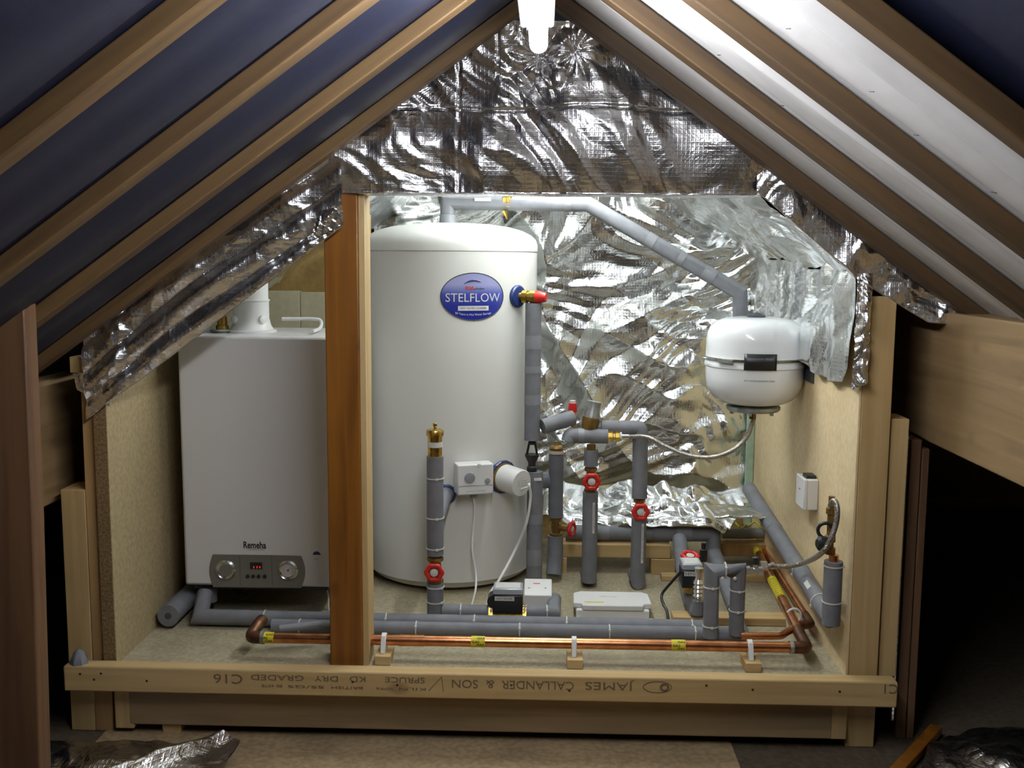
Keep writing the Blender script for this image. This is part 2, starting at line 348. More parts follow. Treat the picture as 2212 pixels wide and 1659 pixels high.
# white membrane stapled under the felt on the right slope
def mem(w, s, a):
    b = max(0.0, math.sin(math.pi*w))**0.45
    f = 0.55*b
    c = 0.30+0.05*math.sin(s*2.2+a*5)                    # long folds that run down the slope
    f += 1.5*b*math.exp(-((w-c)/0.10)**2) - 1.3*b*math.exp(-((w-c-0.22)/0.09)**2)*(0.6+0.4*math.sin(s*3+a*3))
    return f
mm = thing('roof_membrane', 'white woven breather membrane stapled between the right hand rafters, three lit strips', 'roof membrane', (0.6, 1.85, -0.2))
part('sheet', sheet(1, 1.34, 2.43, 1.75, RR, 0.046, 0.020, 0.010, 220, 110, mem), M['membrane'], mm, ang=80, thick=0.001)
for (px, py, Y) in ((1703, 62, 1.52), (1883, 198, 1.52), (1979, 292, 1.52), (2147, 416, 1.52), (1553, 119, 1.88), (1690, 228, 1.88), (1834, 347, 1.88), (1985, 473, 1.88), (2150, 590, 1.88), (1805, 430, 2.22), (1945, 536, 2.22)):
    d = ray(px, py); t = (ZA+0.046-0.024+K*X0)/(d.z+K*d.x); p = d*t; sl = V((1, 0, -K)).normalized(); u_ = (V((0, 1, 0))*0.9-sl*0.3).normalized()
    part('staple', MB().bar(p-u_*0.006, p+u_*0.006, 0.0014, 0.0014), M['ink'], mm)

# ------------------------------------------------------------------ roof timbers
def rafter(side, Y, label, smax=2.0):
    s0 = 0.02; n = V((side*K, 0, 1)).normalized(); a = V((X0+side*s0, Y-RT/2, zroof(X0+s0))); b = V((X0+side*smax, Y-RT/2, ZA-K*smax))
    solid('rafter', MB().prism([a, b, b+n*RP[side], a+n*RP[side]], (0, RT, 0)), M['old_l'] if side < 0 else M['old_r'], label, 'rafter', 'sloping roof rafters', bev=0.003)
for Y, l in zip(RL, ('slender rafter on the blue left slope, lying directly along the foil gable', 'second left rafter up from the foil gable, ending above the reddish post',
                     'third left rafter from the foil, with torn fibres caught halfway along it', 'wide dark rafter nearest the camera on the blue left slope')): rafter(-1, Y, l)
for Y, l in zip(RR, ('right slope rafter lying directly along the silver foil gable', 'right slope rafter between the two narrowest strips of white membrane',
                     'dark right rafter between the narrow and the widest white membrane strips', 'brown rafter at upper right bordering the dark blue felt')): rafter(1, Y, l)
solid('ridge_board', MB().box(X0-0.014, X0+0.014, -0.4, 2.44, 0.50, 0.645), M['oldY'], 'dark ridge board at the roof apex above the glowing tube light', 'ridge board', bev=0.002)
solid('purlin', MB().box(-1.30, -1.22, 0.9, 3.9, -0.615, -0.307), M['oldY'], 'wide old purlin beam on the left between the reddish post and pale stud', 'purlin', bev=0.004)
solid('purlin', MB().box(0.94, 1.02, 0.9, 3.9, -0.440, -0.120), M['oldY'], 'wide old purlin beam running off the right edge above the black void', 'purlin', bev=0.004)
# reddish post in the left foreground
P = lambda x, y, Y=1.955: at(x, y, Y)
a, b, c = P(46, 541), P(70, 1120), P(84, 1700)
solid('post', MB().prism([V((a.x, 1.955, a.z)), V((a.x-.09, 1.955, a.z+.002)), V((b.x-.1, 1.955, ZF)), V((c.x, 1.955, ZF)), V((b.x, 1.955, b.z))], (0, 0.05, 0)), M['red'], 'old reddish timber post standing at the left edge of the view', 'post', bev=0.003)

# ------------------------------------------------------------------ enclosure framing
def px_box(x0, x1, y0, y1, Y, d, zb=None, zt=None):
    a, b = at(x0, (y0+y1)/2, Y), at(x1, (y0+y1)/2, Y); t = at((x0+x1)/2, y0, Y).z if zt is None else zt; bt = at((x0+x1)/2, y1, Y).z if zb is None else zb
    return MB().box(a.x, b.x, Y, Y+d, bt, t)
CZ_ = M['cls']['Z']; CX_ = M['cls']['X']; CY_ = M['cls']['Y']
def stud(x0, x1, ytop, label, Y=2.45, d=0.09, m=None, zb=ZF, name='stud', yref=1200, zt=None):
    a, b = at(x0, yref, Y), at(x1, yref, Y); t = at((x0+x1)/2, ytop, Y).z if zt is None else zt
    solid(name, MB().box(a.x, b.x, Y, Y+d, zb, t), m or CZ_, label, name, 'upright studs at the sides of the enclosure', bev=0.002)
stud(190, 229, 812, 'narrow tan stud beside the left panel edge, capped with foil', m=M['brownZ'])
stud(137, 189.5, 1058, 'pale stud outermost on the left, just under the purlin')
solid('packer', px_box(150, 207, 771, 806, 2.43, 0.05), CY_, 'short wooden offcut tucked under the foil at the top of the left stud', 'wood block', bev=0.002)
solid('panel_edge', MB().box(XL-0.032, XL-0.001, 2.437, 2.449, ZP, -0.34), M['edge'], 'rough brown chipboard edge strip beside the left panel', 'edge strip')
stud(1845.5, 1909, 640, 'broad pale main stud right of the opening with one large knot')
stud(1910.5, 1949, 905, 'shorter pale stud with a chamfered top under the right purlin', Y=2.46, zb=ZP)
stud(1956, 1978, 950, 'slim brown stud outside the right foil line', Y=2.50, d=0.10, m=M['red'])
stud(1980, 1996, 970, 'outermost reddish stud at the edge of the black void on the right', Y=2.50, d=0.13, m=M['red'])
solid('foil_strip', MB().box(at(1950, 1200, 2.46).x, at(1954.5, 1200, 2.46).x, 2.475, 2.56, ZF+.06, -0.42), M['foil'], 'thin silver foil strip sandwiched between the right studs', 'foil strip')
PX0, PX1 = at(706, 950, 2.46).x, at(778, 950, 2.46).x
post = solid('post', MB().box(PX0, PX1, 2.46, 2.555, ZP, 0.155), M['orange'], 'orange stained square timber post standing between the boiler and cylinder', 'post', bev=0.003)
solid('lit_side_strip', MB().box(PX1+.0005, PX1+.014, 2.468, 2.55, ZP, 0.15), CZ_, 'thin added pale strip imitating the lamplit right side of the orange post', 'timber strip')  # added strip; its pale colour stands in for inner lamplight on the post's side
# front rail with its stamped text
BZ0, BZ1, BY = -1.068, -1.004, 2.385
bx0, bx1 = at(136, 1450, BY).x, at(1941, 1475, BY).x
rail = thing('front_rail', 'pale sawn rail stamped with upside-down letters across the platform front', 'rail', ((bx0+bx1)/2, BY, BZ0))
part('board', MB().box(bx0, bx1, BY, BY+0.045, BZ0, BZ1), CX_, rail, bev=0.004)
def stamp(s, x0, x1, yc, h, m='stamp', bold=0.0):
    c = at((x0+x1)/2, yc, BY); text(s, h, (c.x, BY, c.z), (-1, 0, 0), (0, 0, -1), M[m], rail, 'stamped_text', w=at(x1, yc, BY).x-at(x0, yc, BY).x, bold=bold, off=0.0008)
stamp('C16', 462, 524, 1465, 0.034)
stamp('GRADED', 542, 656, 1463, 0.020); stamp('DRY', 680, 731, 1465, 0.020); stamp('KD', 756, 790, 1466, 0.020); stamp('SPRUCE', 832, 918, 1468, 0.020)
stamp('BS 4978', 566, 610, 1481, 0.010); stamp('SS/GS', 622, 700, 1483, 0.010); stamp('BRITISH', 716, 784, 1485, 0.010); stamp('WPPA', 812, 850, 1487, 0.010); stamp('KILN', 862, 920, 1488, 0.010)
stamp('SON', 976, 1032, 1476, 0.030); stamp('&', 1050, 1068, 1477, 0.030); stamp('CALLANDER', 1084, 1240, 1479, 0.030); stamp('JAMES', 1262, 1368, 1481, 0.028)
stamp('C1', 1908, 1937, 1487, 0.034)
c = at(1420, 1484, BY); mb = MB(); mb.tube([V((c.x+0.034*math.cos(t*math.pi/12), BY-0.0003, c.z+0.014*math.sin(t*math.pi/12))) for t in range(24)], 0.0009, 6, closed=True)
mb.tube([V((c.x+0.017+0.009*math.cos(t*math.pi/8), BY-0.0003, c.z+0.008*math.sin(t*math.pi/8))) for t in range(16)], 0.0022, 6, closed=True)
part('stamped_logo', mb, M['stamp'], rail)
part('stamped_mark', MB().bar(at(926, 1492, BY)+V((0,-.0003,0)), at(954, 1462, BY)+V((0,-.0003,0)), 0.0012, 0.0012).bar(at(954, 1462, BY)+V((0,-.0003,0)), at(958, 1495, BY)+V((0,-.0003,0)), 0.0012, 0.0012), M['stamp'], rail)
for (x, y) in ((173, 1456), (218, 1455), (203, 1468), (317, 1471), (1104, 1480), (1230, 1492), (1526, 1481), (1626, 1490), (1814, 1494), (762, 1473), (858, 1480)):
    p = at(x, y, BY); part('nail_hole', MB().cyl(p+V((0, -.0004, 0)), p+V((0, .002, 0)), 0.003, seg=10), M['ink'], rail)
# trimmer below the rail
j0, j1 = at(289, 1540, 2.46).x, at(1791, 1560, 2.46).x
solid('trimmer_joist', MB().box(j0, j1, 2.4305, 2.449, -1.172, BZ0+.03), M['oldX'], 'dark weathered joist below the stamped rail across the platform base', 'joist', bev=0.003)
solid('packing_block', px_box(247, 288, 1487, 1574, 2.431, 0.018, zt=ZP-.022), CZ_, 'short pale upright block at the left end of the dark joist', 'wood block', 'end blocks', bev=0.003)
solid('packing_block', px_box(1793, 1831, 1500, 1598, 2.431, 0.018, zt=ZP-.022), CZ_, 'short pale upright block at the right end of the dark joist', 'wood block', 'end blocks', bev=0.003)
p = at(358, 1600, 2.40); solid('wood_offcut', MB().box(p.x-.024, p.x+.024, 2.44, 2.56, ZF, ZF+.030), CY_, 'small square timber offcut on the floor below the dark joist', 'wood block', bev=0.003)
solid('chipboard_sheet', MB().box(-1.10, 0.475, 1.30, 2.52, ZF, ZF+0.004), M['floor'], 'tan chipboard sheet lying on the attic floor in front of the platform', 'floor sheet')
p = at(172, 1420, 2.41); solid('foam_scrap', MB().lathe([(0.022, 0), (0.021, .01), (0.012, 0.03), (.003, .036)], (p.x, 2.408, BZ1), seg=7), M['foam'], 'small crumpled grey foam scrap at the left end of the rail', 'scrap')

# ------------------------------------------------------------------ foil
def foil(name, fn, nu, nv, amp, sc, mat_, label, seedv=0.0, extra=None, ang=180, nrm=(0, -1, 0), group=None, thick=0.0, damp=None, diag=False):
    n = V(nrm)
    def g(u, v):
        p = V(fn(u, v)); q = p
        if diag: q = V(((p.x*.8+p.z)*.62, p.y, (p.z*.9-p.x)*.80))
        h = amp*crumple(q, sc, seedv)
        if extra: h += extra(p)
        if damp: h *= damp(u, v)
        return p+n*h
    return solid(name, MB().grid(g, nu, nv), M[mat_], label, 'foil insulation', group, ang=ang, thick=thick)
HB = 0.150
def hdr(u, v):
    if v < 0.12:                                       # underside wrapped around the edge
        k = v/0.12; z = HB; y = 2.56-0.105*k; x = -0.505+(0.53+0.505)*u
        return (x, y, z-0.004*math.sin(math.pi*k))
    k = (v-0.12)/0.88; z = HB+(0.535-HB)*k; xl = X0-(ZA-z)/K-0.03; xr = X0+(ZA-z)/K+0.03
    xl = max(xl, -0.60) if z < 0.2 else xl; y = 2.452+0.012*math.cos(k*math.pi)
    return (xl+(xr-xl)*u, y, z)
pul = [at(1168, 122, 2.45), at(1242, 112, 2.45)]; sx1, sx2 = at(990, 250, 2.45).x, at(1076, 100, 2.45).x
def hx(p):
    h = 0
    for q in pul:
        dx, dz = p.x-q.x, p.z-q.z; d = math.hypot(dx, dz); an = math.atan2(dz, dx)
        h += 0.010*abs(math.cos(an*4.5+d*8))*math.exp(-(d/0.09)**2)*min(1, d/0.01)-0.02*math.exp(-(d/0.03)**2)
    h -= 0.008*math.exp(-((p.x-sx1)/0.0025)**2)
    if p.z > 0.42: h -= 0.007*math.exp(-((p.x-sx2)/0.0025)**2)
    h += 0.022*math.sin((p.z-HB)*17)+0.010*noise.noise(V((p.x*4, 0, p.z*9)))
    h -= 0.006*math.exp(-((p.z-0.345-0.01*noise.noise(V((p.x*5, 0, 0))))/0.004)**2)
    return h
foil('foil_gable', hdr, 330, 130, 0.026, 5.5, 'foil', 'crumpled silver foil gable sheet filling the apex above the opening', 2.0, hx)
def lband(u, v):
    x = -0.475-(1.105-0.475)*u; zt = zroof(x)+0.01; zb = 0.062-0.743*(-0.487-x)
    if v < 0.2: k = v/0.2; return (x, 2.455-0.022*k, zb+0.010*(1-k))
    k = (v-0.2)/0.8; return (x, 2.432-0.012*math.sin(k*math.pi), zb+(zt-zb)*k)
def lx(p):
    s = (p.x*0.81+0.0)*0; c = (p.z-zroof(p.x))
    return 0.012*abs(math.sin(c*46+noise.noise(V((p.x*3, 0, 0)))*1.6))+0.006*noise.noise(V((p.x*2, 1, c*30)))
foil('foil_eaves_roll', lband, 260, 60, 0.010, 9.0, 'foil', 'dark creased foil roll sloping down along the left rafter over the boiler', 5.0, lx)
def flap(u, v):
    A_, B_, C_, D_ = at(690, 455, 2.41), at(727, 448, 2.41), at(742, 483, 2.41), at(672, 520, 2.41); E_ = at(700, 540, 2.41)
    t = A_.lerp(B_, u); b = D_.lerp(C_, u); return t.lerp(b, v)
foil('foil_flap', flap, 40, 40, 0.014, 14, 'foil', 'loose dark foil flap lapping over the top of the orange post', 1.0)
def lcap(u, v):
    a, b = at(160, 806, 2.425), at(238, 815, 2.425); c, d = at(166, 842, 2.425), at(238, 878, 2.425)
    return a.lerp(b, u).lerp(c.lerp(d, u), v)
foil('foil_wrap', lcap, 40, 30, 0.008, 16, 'foil', 'small foil wrap folded over the top of the left stud', 1.5)
def rband(u, v):
    x = 0.49+(1.12-0.49)*u; zt = zroof(x)+0.012
    zb = 0.142+(x-0.508)*(-0.179/0.217) if x < 0.725 else -0.041-(x-0.725)*0.60
    if x > 0.9: zb = -0.146-(x-0.9)*.05
    zb = min(zb, zt-0.01)
    if v < 0.25: k = v/0.25; return (x, 2.66-0.21*k, zb+0.05*(1-k))
    return (x, 2.447, zb+(zt-zb)*(v-0.25)/0.75)
foil('foil_edge_roll', rband, 200, 30, 0.012, 12, 'foil', 'dark wrinkled foil edge running down the right rafter to the main stud', 7.0)
def rdrape(u, v):
    x = 0.728+0.035*u; return (x, 2.438-0.01*math.sin(u*math.pi), -0.03-(0.255+0.02*(1-u))*v)
foil('foil_edge_drape', rdrape, 30, 110, 0.010, 26, 'foil', 'crinkled vertical foil strip wrapped around the top right panel edge', 3.0)
def rside(u, v):
    y = 2.45+(YB-0.03-2.45)*u; zt = zroof(XR)-0.03; zb = -0.285-0.02*math.sin(u*9)
    return (XR-0.020, y, zt+(zb-zt)*v)
foil('foil_side_sheet', rside, 150, 60, 0.012, 7, 'foil2', 'bright foil sheet hanging on the right inner wall behind the white vessel', 4.0, nrm=(-1, 0, 0), extra=lambda p: 0.008*math.sin(p.y*40+p.z*8))
def rceil(u, v):
    s = 0.02+(XR-0.03)*v; return (X0+s, 2.465+(YB-0.02-2.465)*u, ZA-K*s-0.055)
foil('foil_ceiling', rceil, 130, 90, 0.016, 6, 'foil2', 'bright foil on the sloping ceiling inside the enclosure, right side', 6.0, nrm=(-K, 0, -1), group=None)
def lceil(u, v):
    s = 0.02+1.03*v; return (X0-s, 2.55+(YB-0.02-2.55)*u, ZA-K*s-0.055)
foil('foil_ceiling', lceil, 90, 90, 0.012, 6, 'foil2', 'foil on the sloping ceiling inside the enclosure above the boiler', 8.0, nrm=(K, 0, -1))
def bwall(u, v):
    x = -0.60+(XR-0.012+0.60)*u; z = -0.86+(0.50+0.86)*v; z = min(z, zroof(x)-0.03); return (x, YB-0.028, z)
def bx(p):
    a = p.x*0.75+p.z*0.65; w = noise.noise(V((p.x*2.2, 3, p.z*2.2)))
    return 0.030*(1-abs(math.sin(a*8+w*3.8)))+0.012*(1-abs(math.sin((p.x*.35-p.z*.9)*15+w*6)))+0.010*w-0.018
foil('foil_back_sheet', bwall, 340, 320, 0.036, 4.4, 'foil2', 'large bright crinkled foil sheet on the back wall behind the pipework', 9.0, bx, diag=True)
def ffloor(u, v):
    a, b = at(1172, 1050, 3.52), at(1635, 1062, 3.45); c, d = at(1172, 1128, 3.33), at(1562, 1152, 3.24)
    p = a.lerp(b, u).lerp(c.lerp(d, u), v); return p
foil('foil_floor_sheet', ffloor, 170, 50, 0.030, 8, 'foil2', 'crumpled foil sheet lying over the rear horizontal pipe', 11.0, nrm=(0, -0.3, 1), extra=lambda p: 0.006*math.sin(p.x*50), thick=0.002)
def fboard(u, v):
    a, b = at(1520, 1092, 3.30), at(1650, 1098, 3.22); c, d = at(1546, 1120, 3.10), at(1668, 1117, 3.08)
    return a.lerp(b, u).lerp(c.lerp(d, u), v)
foil('foil_faced_board', fboard, 60, 30, 0.006, 12, 'foil2', 'foil faced board end resting over the copper pipes at the rear right', 12.0, nrm=(0, -0.2, 1), thick=0.008)
solid('insulation_slab', MB().box(0.722, XR-0.001, YB-0.045, YB-0.03, ZP+0.001, -0.3), M['green'], 'narrow pale green insulation strip in the far right corner', 'insulation', bev=0.002)
# loose foil in the foreground
def fl(u, v):
    a, b = atz(70, 1608, ZF+.01), atz(520, 1606, ZF+.004); c, d = atz(40, 1800, ZF+.03), atz(400, 1800, ZF+.01)
    p = a.lerp(b, u).lerp(c.lerp(d, u), v); p.z += 0.012*math.sin(u*math.pi)*min(1, v*6); return p
foil('foil_offcut', fl, 110, 110, 0.010, 7, 'foil3', 'sheet of dull foil lying on the attic floor at lower left', 13.0, nrm=(0, 0, 1), extra=lambda p: 0.006+0.030*math.exp(-((p.x+0.775+0.75*(2.40-p.y))/0.022)**2))
def fr(u, v):
    a, b = atz(2010, 1604, ZF+.004), atz(2330, 1585, ZF+.01); c, d = atz(1940, 1840, ZF+.004), atz(2330, 1840, ZF+.01)
    p = a.lerp(b, u).lerp(c.lerp(d, u), v); p.z += 0.075*math.sin(math.pi*min(1, v*1.15+.02))**0.7*min(1, u*1.6+.1); return p
foil('foil_heap', fr, 120, 110, 0.022, 5.0, 'foil3', 'heap of dark shiny foil lying in the lower right corner', 14.0, nrm=(0, 0, 1), extra=lambda p: 0.012*abs(math.sin(p.x*16+p.y*10)))
p0, p1 = atz(1945, 1659, ZF+.02), atz(2010, 1588, ZF+.02)
solid('batten_offcut', MB().bar(p0+(p0-p1)*0.5, p1+(p1-p0)*.2, 0.03, 0.02), M['orange'], 'orange brown batten poking out beside the lower right foil heap', 'wood batten', bev=0.002)

# ------------------------------------------------------------------ lamps
lt = thing('fluorescent_light', 'glowing white fluorescent tube light hanging along the roof ridge', 'light', (-0.016, 1.4, 0.40))
part('lamp_body', MB().box(-0.052, 0.012, 0.70, 1.98, 0.425, 0.475), M['batten'], lt, bev=0.006)
part('tube', MB().lathe([(0.001, 0), (0.012, 0.003), (0.017, 0.012), (0.017, 1.27), (0.012, 1.282), (0.001, 1.285)], (-0.017, 0.72, 0.398), (0, 1, 0)), M['tube'], lt)
for y in (0.95, 1.75): part('hanging_bracket', MB().box(-0.022, -0.010, y, y+.02, 0.47, 0.505), M['batten'], lt)
li = thing('fluorescent_light', 'second fluorescent light inside the enclosure, hidden above the opening', 'light', (0.05, 3.0, 0.30))
part('lamp_body', MB().box(0.02, 0.08, 2.68, 3.34, 0.325, 0.365), M['batten'], li, bev=0.006)
part('tube', MB().cyl((0.05, 2.70, 0.305), (0.05, 3.32, 0.305), 0.013), M['tube2'], li)

# ------------------------------------------------------------------ boiler
BYF = 2.77; bl, br = -1.004, -0.582; bt, bb = -0.217, -0.921
bo = thing('boiler', 'white wall-hung gas boiler with silver control panel behind the orange post', 'boiler', ((bl+br)/2, 2.95, bb))
part('casing', MB().box(bl, br, BYF, BYF+0.36, bb, bt), M['white'], bo, bev=0.008)
part('underside', MB().box(bl+.02, br-.02, BYF+.02, BYF+.34, bb-.014, bb+.001), M['darkgrey'], bo)
def B(px, py, o=0.0): q = at(px, py, BYF-o); return V((q.x, BYF-o, q.z))
poly = []
for k in range(9): t = k/8; poly.append(B(459-8*math.sin(t*math.pi)+1*t, 1197+72*t))
for k in range(9): t = 1-k/8; poly.append(B(651+9*math.sin(t*math.pi), 1199+72*t))
pn = part('control_panel', MB().prism([p+V((0, -.001, 0)) for p in poly], (0, 0.02, 0)), M['silver'], bo, bev=0.002, label='curved silver-grey control panel')
for nm, (cx, cy) in (('dial', (488, 1231)), ('pressure_gauge', (622, 1232))):
    c = B(cx, cy, 0.001)
    d = part(nm, MB().lathe([(0.029, 0), (0.029, 0.003), (0.024, 0.008), (0.018, 0.004)], c, (0, -1, 0), 40), M['chrome'], pn)
    part('dial_face', MB().lathe([(0.018, 0.0), (0.018, 0.005), (0.001, 0.0055)], c, (0, -1, 0), 32), M['silver'] if nm == 'dial' else M['label'], pn, label=None if nm == 'dial' else 'white gauge face')
c = B(622, 1232, 0.0075); mb = MB().cyl(c, c+V((0, -.001, 0)), 0.003, seg=12)
mb.bar(c, c+V((.009, 0, .009)), 0.0012, 0.0008); part('needle', mb, M['redink'], pn)
mb = MB()
for k in range(10): an = math.radians(-130+k*29); mb.bar(c+V((math.sin(an)*.011, 0, math.cos(an)*.011)), c+V((math.sin(an)*.015, 0, math.cos(an)*.015)), 0.001, 0.0006)
part('scale_marks', mb, M['ink'], pn)
a, b = B(540, 1215, .002), B(566, 1229, .002); part('display', MB().box(a.x, b.x, BYF-.003, BYF, b.z, a.z), M['black'], pn)
mb = MB()
for x in (549, 556, 562): q = B(x, 1224.5); mb.box(q.x-.0015, q.x+.0015, BYF-.0036, BYF-.003, q.z-.003, q.z+.003)
part('display_digits', mb, M['led'], pn)
for x in (535, 547, 559, 572): q = B(x, 1245, .001); part('button', MB().cyl(q, q+V((0, -.004, 0)), 0.0055, 0.005, 16), M['black'], pn)
for x in (518, 587):
    a, b = B(x, 1202), B(x, 1266); part('seam', MB().box(a.x-.0005, a.x+.0005, BYF-.0014, BYF, b.z, a.z), M['darkgrey'], pn)
text('Remeha', 0.027, B(550, 1178), (1, 0, 0), (0, 0, 1), M['ink'], bo, w=0.064, bold=0.0007)
q = B(684, 1197); mb = MB().prism([q+V((0.011*math.cos(t*math.pi/10), -.0005, 0.010*math.sin(t*math.pi/10)-.002)) for t in range(11)], (0, .001, 0)); part('umbrella_emblem', mb, M['blueink'], bo)
text('no.1', 0.008, B(684, 1207), (1, 0, 0), (0, 0, 1), M['greyink'], bo)
text('CONDENSING BOILER', 0.006, B(553, 1187), (1, 0, 0), (0, 0, 1), M['greyink'], bo, w=.05)
# flue and top fittings
fc = at(543, 705, 2.93); fz = bt
fl_ = thing('flue', 'white plastic boiler flue rising from the top of the boiler', 'flue', (fc.x, 2.93, fz))
part('flange', MB().lathe([(0.071, 0), (0.071, 0.006), (0.064, 0.008)], (fc.x, 2.93, fz)), M['plastic'], fl_)
part('collar', MB().lathe([(0.064, 0.007), (0.056, 0.02), (0.051, 0.04), (0.051, 0.088), (0.0535, 0.09), (0.0535, 0.094), (0.049, 0.095)], (fc.x, 2.93, fz)), M['plastic'], fl_)
part('pipe', MB().lathe([(0.0495, 0.09), (0.0495, 0.33), (0.0, 0.331)], (fc.x, 2.93, fz)), M['plastic'], fl_)
for an, nm in ((-0.75, 'test_port'), (0.9, 'test_port')):
    d = V((math.sin(an), -math.cos(an), 0)); c = V((fc.x, 2.93, fz+0.038))+d*0.048; part(nm, MB().lathe([(0.012, 0), (0.012, 0.010), (0.009, 0.012)], c, d, 20), M['plastic'], fl_)
c = at(480, 700, 2.9); av = thing('automatic_air_vent', 'small brass fitting and dish standing beside the flue on the boiler', 'fitting', (c.x, 2.9, fz))
part('dish', MB().lathe([(0.03, 0), (0.036, 0.006), (0.032, 0.010), (0.001, .008)], (c.x, 2.9, fz)), M['zinc'], av)
part('vent_body', MB().lathe([(0.018, 0.008), (0.018, 0.02), (0.014, 0.022), (0.014, 0.045), (0.008, 0.05)], (c.x, 2.9, fz)), M['brass'], av)
a = [atz(598, 697, fz+.028), atz(683, 697, fz+.028)]
hp = catmull([V((a[0].x, 2.98, fz+.035)), V((a[1].x-.02, 2.98, fz+.036)), V((a[1].x+.004, 2.978, fz+.03)), V((a[1].x+.008, 2.95, fz+.012)), V((a[1].x+.008, 2.85, fz+.008))])
solid('condensate_tube', MB().tube(hp, 0.005, 12), M['plastic'], 'bent white plastic tube lying across the top of the boiler', 'tube')
x0 = at(583, 650, 3.28).x; xm = at(650, 650, 3.28).x
zt, zb = at(620, 628, 3.28).z, fz-.02
solid('back_board', MB().box(XL, -0.56, 3.30, 3.315, ZP, 0.2), M['back'], 'ochre board on the rear wall above and behind the boiler', 'board')
for i, (u0, u1, l) in enumerate(((x0-.2, xm-.001, 'pale foam block behind the flue, left one of the pair'), (xm+.001, xm+.12, 'pale foam block behind the boiler, next to the orange post'))):
    solid('foam_block', MB().box(u0, u1, 3.27, 3.299, zb-.3, zt-.004*i), M['pale'], l, 'block', 'pale blocks behind the boiler', bev=0.001)
# pipes beneath the boiler
def tie(pp, i0, r, parent, head=0.0, ax=None):
    pass
def seg_tie(c, axis, r, parent, hd=(0, -1, 0.6)):
    x, y, a = frame(axis); h = V(hd); h = (h-a*h.dot(a)).normalized()
    mb = MB(); mb.lathe([(r+.0002, -.0016), (r+.0018, -.0016), (r+.0018, .0016), (r+.0002, .0016)], c, a, 24)
    mb.obox(V(c)+h*(r+.002), x, y, a, .0028, .0028, .003); part('cable_tie', mb, M['tie'], parent)
def band(c, axis, r, parent, w=.02, m='tape', name='tape_band'):
    part(name, MB().lathe([(r, -w/2), (r+.0009, -w/2), (r+.0009, w/2), (r, w/2)], c, axis, 24), M[m], parent)
def pipe(name, label, path, r, m='foam', fil=0.0, cat='pipe', ties=(), bands=(), group=None, sm=None, tiehead=(0, -1, 0.6)):
    P = [V(p) for p in path]; lo = min(P, key=lambda p: p.z)
    t = thing(name, label, cat, lo-V((0, 0, r)), group)
    part('insulation' if m == 'foam' else 'pipe_run', MB().tube(fillet(P, fil) if fil else (catmull(P) if sm else P), r, 24), M[m], t)
    def pt(sg, k): return P[sg].lerp(P[sg+1], k), P[sg+1]-P[sg]
    for (sg, k) in ties: c, a = pt(sg, k); seg_tie(c, a, r, t, tiehead)
    for bnd in bands: c, a = pt(bnd[0], bnd[1]); band(c, a, r, t, bnd[2] if len(bnd) > 2 else .03)
    return t
def wheel(c, axis, R, parent, valve_mat='brassd'):
    a = V(axis).normalized(); c = V(c)
    mb = MB().ring(c, a, R*.78, R*.24, 36, 10, lobes=6, amp=0.07)
    x, y, _ = frame(a)
    for k in range(3): an = k*math.pi*2/3+.3; d = x*math.cos(an)+y*math.sin(an); mb.bar(c, c+d*R*.75, R*.16, R*.14, a)
    w = part('handwheel', mb, M['red_p'], parent, label='red handwheel', ang=60)
    part('hub', MB().lathe([(R*.42, -.002), (R*.42, .003), (R*.30, .004), (R*.1, .006)], c, a, 20), M['label'], w, label='white hub disc')
    part('spindle', MB().cyl(c-a*.028, c, R*.2, seg=10), M['brass'], parent)
def gate(c, axis, out, r, parent, R=.026, m='brassd', L=.03, so=.03):
    """brass gate valve body on a pipe with a red handwheel on an outward spindle"""
    c = V(c); a = V(axis).normalized(); o = V(out).normalized()
    mb = MB().lathe([(r*1.0, -L), (r*1.15, -L), (r*1.15, -L+.010), (r*.75, -L+.011), (r*.95, 0), (r*.75, L-.011), (r*1.15, L-.010), (r*1.15, L), (r*1.0, L)], c, a, 8)
    mb.cyl(c, c+o*so*.75, r*.7, r*.55, 8); part('valve_body', mb, M[m], parent, ang=25, label='brass valve body'); wheel(c+o*so, o, R, parent)

z_ = ZP+0.024
pl_y = 2.62
q0 = atz(590, 1362, ZP+.022); q1 = atz(1610, 1364, ZP+.022)
# copper gas line
gz = ZP+0.05; gA = atz(548, 1384, gz); gB = atz(1738, 1392, gz); GY = (gA.y+gB.y)/2; gA.y = gB.y = GY
gC = atz(1604, 1128, gz+.0); gB.x = atz(1738, 1392, gz).x
gp = thing('gas_pipe', 'long bare copper gas pipe running along the platform front and back right', 'pipe', (gB.x, GY, ZP))
part('front_run', MB().tube(fillet([gA, gB, gC], 0.012), 0.0137, 24), M['copper'], gp)
def GX(px): return V((at(px, 1385, GY).x, GY, gz))
part('elbow', MB().tube(fillet([GX(566), GX(540), GX(540)+V((.008, .045, .016)), GX(540)+V((.012, .075, .02))], .02), 0.0155, 20), M['coppero'], gp, label='tarnished copper elbow')
part('corner_elbow', MB().tube(fillet([GX(1706), gB, gB.lerp(gC, .10)], .016), 0.0155, 20), M['coppero'], gp)
mb = MB()
for x in (872, 908, 866, 914): mb.cyl(GX(x-3), GX(x+3), .0152, seg=24)
mb.cyl(GX(872), GX(908), .0148, seg=24)
part('coupling', mb, M['copper'], gp)
for x in (568, 1710): mb = MB().cyl(GX(x-4), GX(x+4), .0168, seg=20); part('solder_ring', mb, M['zinc'], gp)
